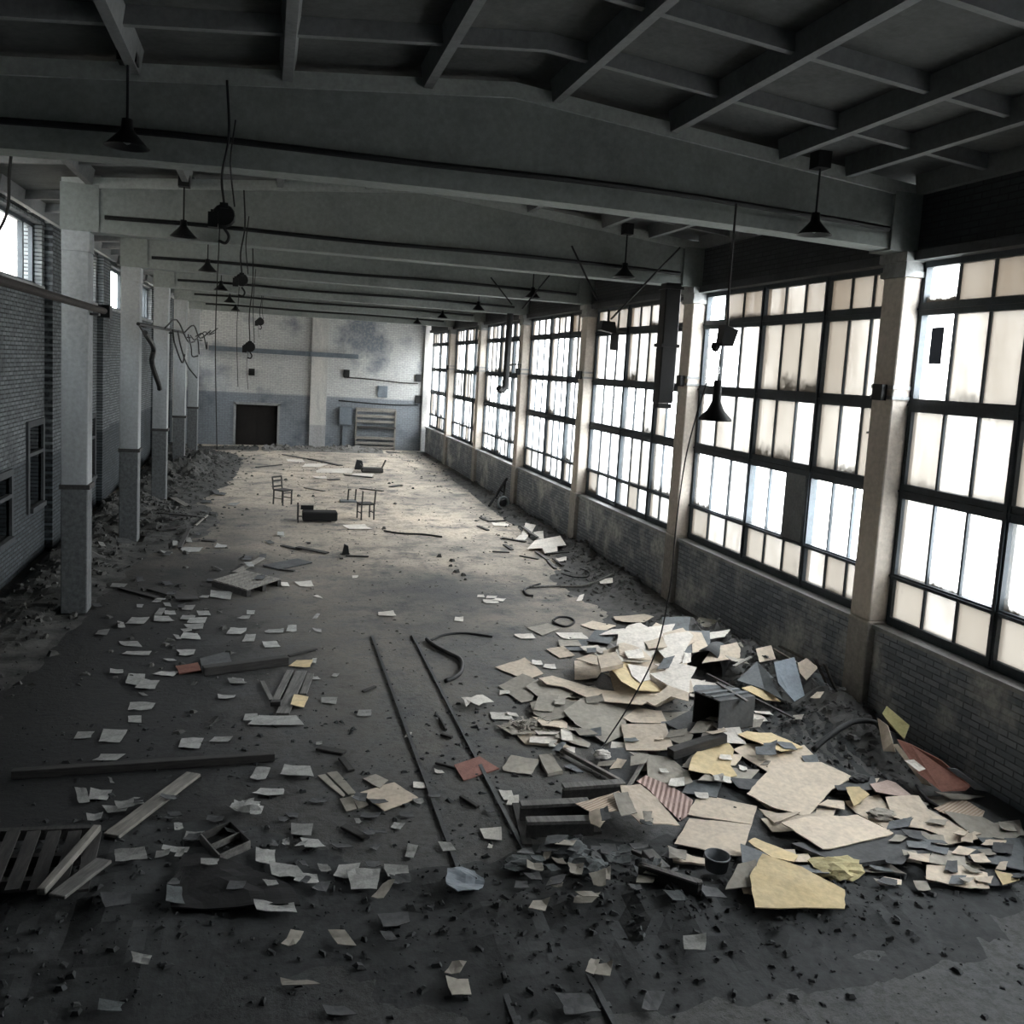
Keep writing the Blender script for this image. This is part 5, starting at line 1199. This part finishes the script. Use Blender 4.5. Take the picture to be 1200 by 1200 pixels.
scraps('259 698 24 9;275 741 21 8 3;293 748 16 9;322 740 27 4;342 737 12 6;318 756 16 6;287 724 12 4;372 739 9 5;371 723 6 5;225 645 24 6;206 637 8 5;221 633 8 5', 'paper', 'white paper scrap on the floor around the grey pallet', 'paper scraps around the grey pallet')
scraps('357 685 18 6;333 685 10 6;453 720 20 5;537 726 10 5;575 705 15 5;576 700 14 3;563 699 9 3;585 703 14 3;372 700 6 3;416 676 7 3;329 628 6 3', 'paperwhite', 'small white paper scrap on the open middle floor', 'white scraps on the open middle floor')
scraps('137 951 25 8;151 943 26 12 -3;115 932 24 12;97 935 12 18;130 917 5 9;225 982 22 10 3;207 998 30 9 3;153 1005 40 16 3;110 960 20 7;190 1003 18 8', 'paper', 'crumpled paper among the fallen planks near the camera', 'papers among the fallen planks', curl=.05, warp=.02)
scraps('346 906 36 12;306 908 18 13;355 975 28 14;366 989 22 16 -3;404 1024 25 15;426 1033 36 18;310 1007 20 20;338 1021 33 13;359 1033 28 10;334 989 9 6;419 964 6 6;466 1024 22 17;481 1001 13 15;315 930 30 8;300 950 14 10;380 1020 14 9', 'paper',
       'dirty paper scrap in the litter at the front, left of the rails', 'paper scraps at the front left of the rails', curl=.04, warp=.02)
scraps('577 978 20 13;594 934 15 12;575 993 6 5;588 840 20 8;493 921 14 7;478 862 6 5;602 940 16 8;515 905 8 4', 'paperwhite', 'small white scrap lying close beside the floor rails', 'white scraps beside the rails')
scraps('630 777 12 6;644 782 14 5;591 812 10 5;600 838 10 4;648 873 8 5', 'paperwhite', 'small white torn paper on the aisle side of the cardboard heap', 'white torn papers beside the heap')
scraps('793 917 18 9;823 934 14 5;842 918 12 7;870 902 10 5;850 925 10 6;778 905 8 4', 'paperwhite', 'white torn paper in the dark litter before the five sided board', 'white torn papers before the five sided board', curl=.05)
scraps('640 636 38 6;710 683 16 4;680 701 8 6;658 656 12 3;585 615 17 4;620 622 12 8;612 630 14 5;632 628 12 6;645 648 16 4', 'cardwhite', 'pale scrap lying along the window wall between third and fourth pillar', 'pale scraps along the window wall')
scraps('390 552 40 5;425 557 26 4;418 618 25 5;366 546 26 4;345 540 20 4;375 560 14 3', 'cardwhite', 'pale flat sheet lying far off on the pale floor towards the end wall', 'pale sheets on the far floor')
# broken dark bits
DB = 'wooden_stick'
for k, (xa, ya, xb, yb, w, mt, lb) in enumerate([
    (563, 607, 571, 611, .1, 'wooddark', 0), (571, 611, 593, 610, .08, 'wooddark', 0), (560, 617, 572, 622, .1, 'wooddark', 0), (589, 631, 616, 635, .1, 'wooddark', 0), (591, 639, 600, 645, .1, 'wooddark', 0), (577, 647, 597, 648, .07, 'wooddark', 0),
    (609, 652, 631, 656, .06, 'wood', 0), (628, 647, 642, 657, .08, 'wood', 0), (642, 657, 651, 666, .08, 'wood', 0), (640, 640, 668, 643, .1, 'wooddark', 0), (612, 616, 630, 628, .08, 'wood', 0), (648, 655, 660, 663, .07, 'wooddark', 0),
    (357, 572, 380, 576, .12, 'woodlight', 1), (404, 557, 437, 560, .18, 'wooddark', 1), (385, 563, 397, 562, .2, 'wooddark', 1), (422, 573, 449, 576, .14, 'wooddark', 1), (332, 533, 360, 538, .2, 'wood', 1), (362, 538, 399, 546, .25, 'wooddark', 1), (300, 548, 330, 545, .12, 'wooddark', 1), (458, 571, 470, 569, .2, 'wooddark', 1),
    (330, 640, 352, 645, .12, 'wooddark', 2), (348, 643, 384, 648, .16, 'wooddark', 2), (405, 652, 432, 653, .08, 'wooddark', 2), (398, 655, 402, 655, .12, 'wooddark', 2), (360, 637, 364, 637, .1, 'wooddark', 2),
    (200, 612, 220, 606, .1, 'wooddark', 3), (229, 617, 243, 605, .06, 'woodlight', 3), (185, 604, 232, 608, .14, 'wooddark', 3), (237, 633, 253, 634, .16, 'wooddark', 3), (210, 640, 222, 620, .1, 'wooddark', 3), (203, 585, 220, 593, .2, 'woodlight', 3), (184, 617, 217, 613, .14, 'wooddark', 3), (180, 690, 225, 703, .3, 'wooddark', 4), (140, 690, 185, 702, .1, 'wooddark', 4), (205, 703, 232, 701, .2, 'wooddark', 4),
    (372, 878, 404, 884, .1, 'wooddark', 5), (400, 890, 412, 905, .08, 'wooddark', 5), (510, 896, 533, 902, .03, 'wooddark', 5), (517, 862, 530, 866, .05, 'wooddark', 5), (540, 935, 560, 948, .05, 'wooddark', 5), (402, 970, 430, 985, .08, 'wooddark', 5), (515, 842, 523, 856, .03, 'wooddark', 5), (425, 812, 440, 806, .05, 'wooddark', 5)]):
    L_ = ['broken stick on the pale floor by the window wall, past the third pillar', 'broken board or lath far off near the end wall', 'broken dark stick in front of the overturned bench', 'broken lath in the rubbish between second and third aisle pillar', 'dark board in the rubbish beside the first aisle pillar', 'dark stick in the litter around the rails'][lb]
    plank(((xa, ya), (xb, yb)), w, .03, mt, L_, 'wooden_stick', 'stick', L_.replace('broken', 'sticks:') )
# small stones and clods on the open floor
random.seed(8)
def clod(px, r, mat, label, group):
    c = G(*px); q = MB(); a = uni(0, 6)
    q.hexa([(c.x + r * math.cos(a + k * 1.57) * uni(.8, 1.2), c.y + r * math.sin(a + k * 1.57) * uni(.7, 1), .003) for k in range(4)], [(c.x + r * .6 * math.cos(a + k * 1.57 + .3), c.y + r * .6 * math.sin(a + k * 1.57 + .3), r * uni(.6, 1.1)) for k in range(4)])
    tag(q.build('dark_clod', MT[mat], origin=c), label, 'clod', group)
for x, y in ((332, 551), (354, 561), (342, 558), (350, 582), (367, 582), (335, 563), (302, 580), (515, 653), (530, 658), (528, 664), (463, 591), (491, 610), (543, 675), (535, 671), (545, 680), (450, 620), (470, 570), (484, 573), (460, 566), (456, 567)):
    clod((x, y), uni(.04, .085), 'rubbledark', 'small dark clod on the pale far floor', 'dark clods on the pale far floor')
# loose litter in the near part, scattered as in the photo
for k in range(46):
    x, y = uni(150, 620), uni(925, 1043)
    if 470 < x < 610 and rnd() < .5: continue
    scrap(x, y, uni(7, 20), uni(4, 10), uni(-4, 4), 'paper' if rnd() < .4 else 'darkboard', 'small torn scrap in the sooty litter at the very front', 'small scraps in the front litter', 'litter_scrap', 'scrap', .004, .02, .03)
for k in range(46):
    x, y = uni(610, 800), uni(975, 1043); scrap(x, y, uni(8, 22), uni(5, 12), uni(-5, 5), random.choice(['darkboard', 'cloth', 'cardgrey', 'darkboard']), 'dark torn scrap in the litter before the broken pallet', 'dark scraps before the broken pallet', 'litter_scrap', 'scrap', .005, .03, .04)
for k in range(34):
    x, y = uni(1030, 1200), uni(965, 1043); scrap(x, y, uni(10, 26), uni(5, 11), uni(-5, 5), random.choice(['cardgrey', 'greyboard', 'card', 'darkboard']), 'small torn scrap between the cards in the near corner', 'small scraps in the near corner', 'litter_scrap', 'scrap', .005, .02, .03)
for k in range(40):
    x, y = uni(615, 960), uni(735, 900); scrap(x, y, uni(8, 24), uni(4, 9), uni(-5, 5), random.choice(['cardgrey', 'card', 'cardwhite', 'greyboard']), 'small torn scrap of card lying about in the large heap', 'small card scraps in the large heap', 'litter_scrap', 'scrap', .005, .015, .03)
for k in range(24):
    x, y = uni(120, 900), uni(1046, 1190); scrap(x, y, uni(14, 40), uni(8, 20), uni(-7, 7), random.choice(['darkboard', 'paper', 'cardgrey', 'cloth']), 'torn scrap on the floor right below the camera', 'scraps right below the camera', 'litter_scrap', 'scrap', .005, .03, .04)
for k in range(26):
    x, y = uni(110, 330), uni(560, 720)
    if x < 150: y = max(y, 640)
    scrap(x, y, uni(6, 14), uni(2, 5), uni(-3, 3), 'paper' if rnd() < .35 else 'darkboard', 'small scrap in the gloom along the aisle pillars', 'small scraps along the aisle pillars', 'litter_scrap', 'scrap', .005, .02, .03)
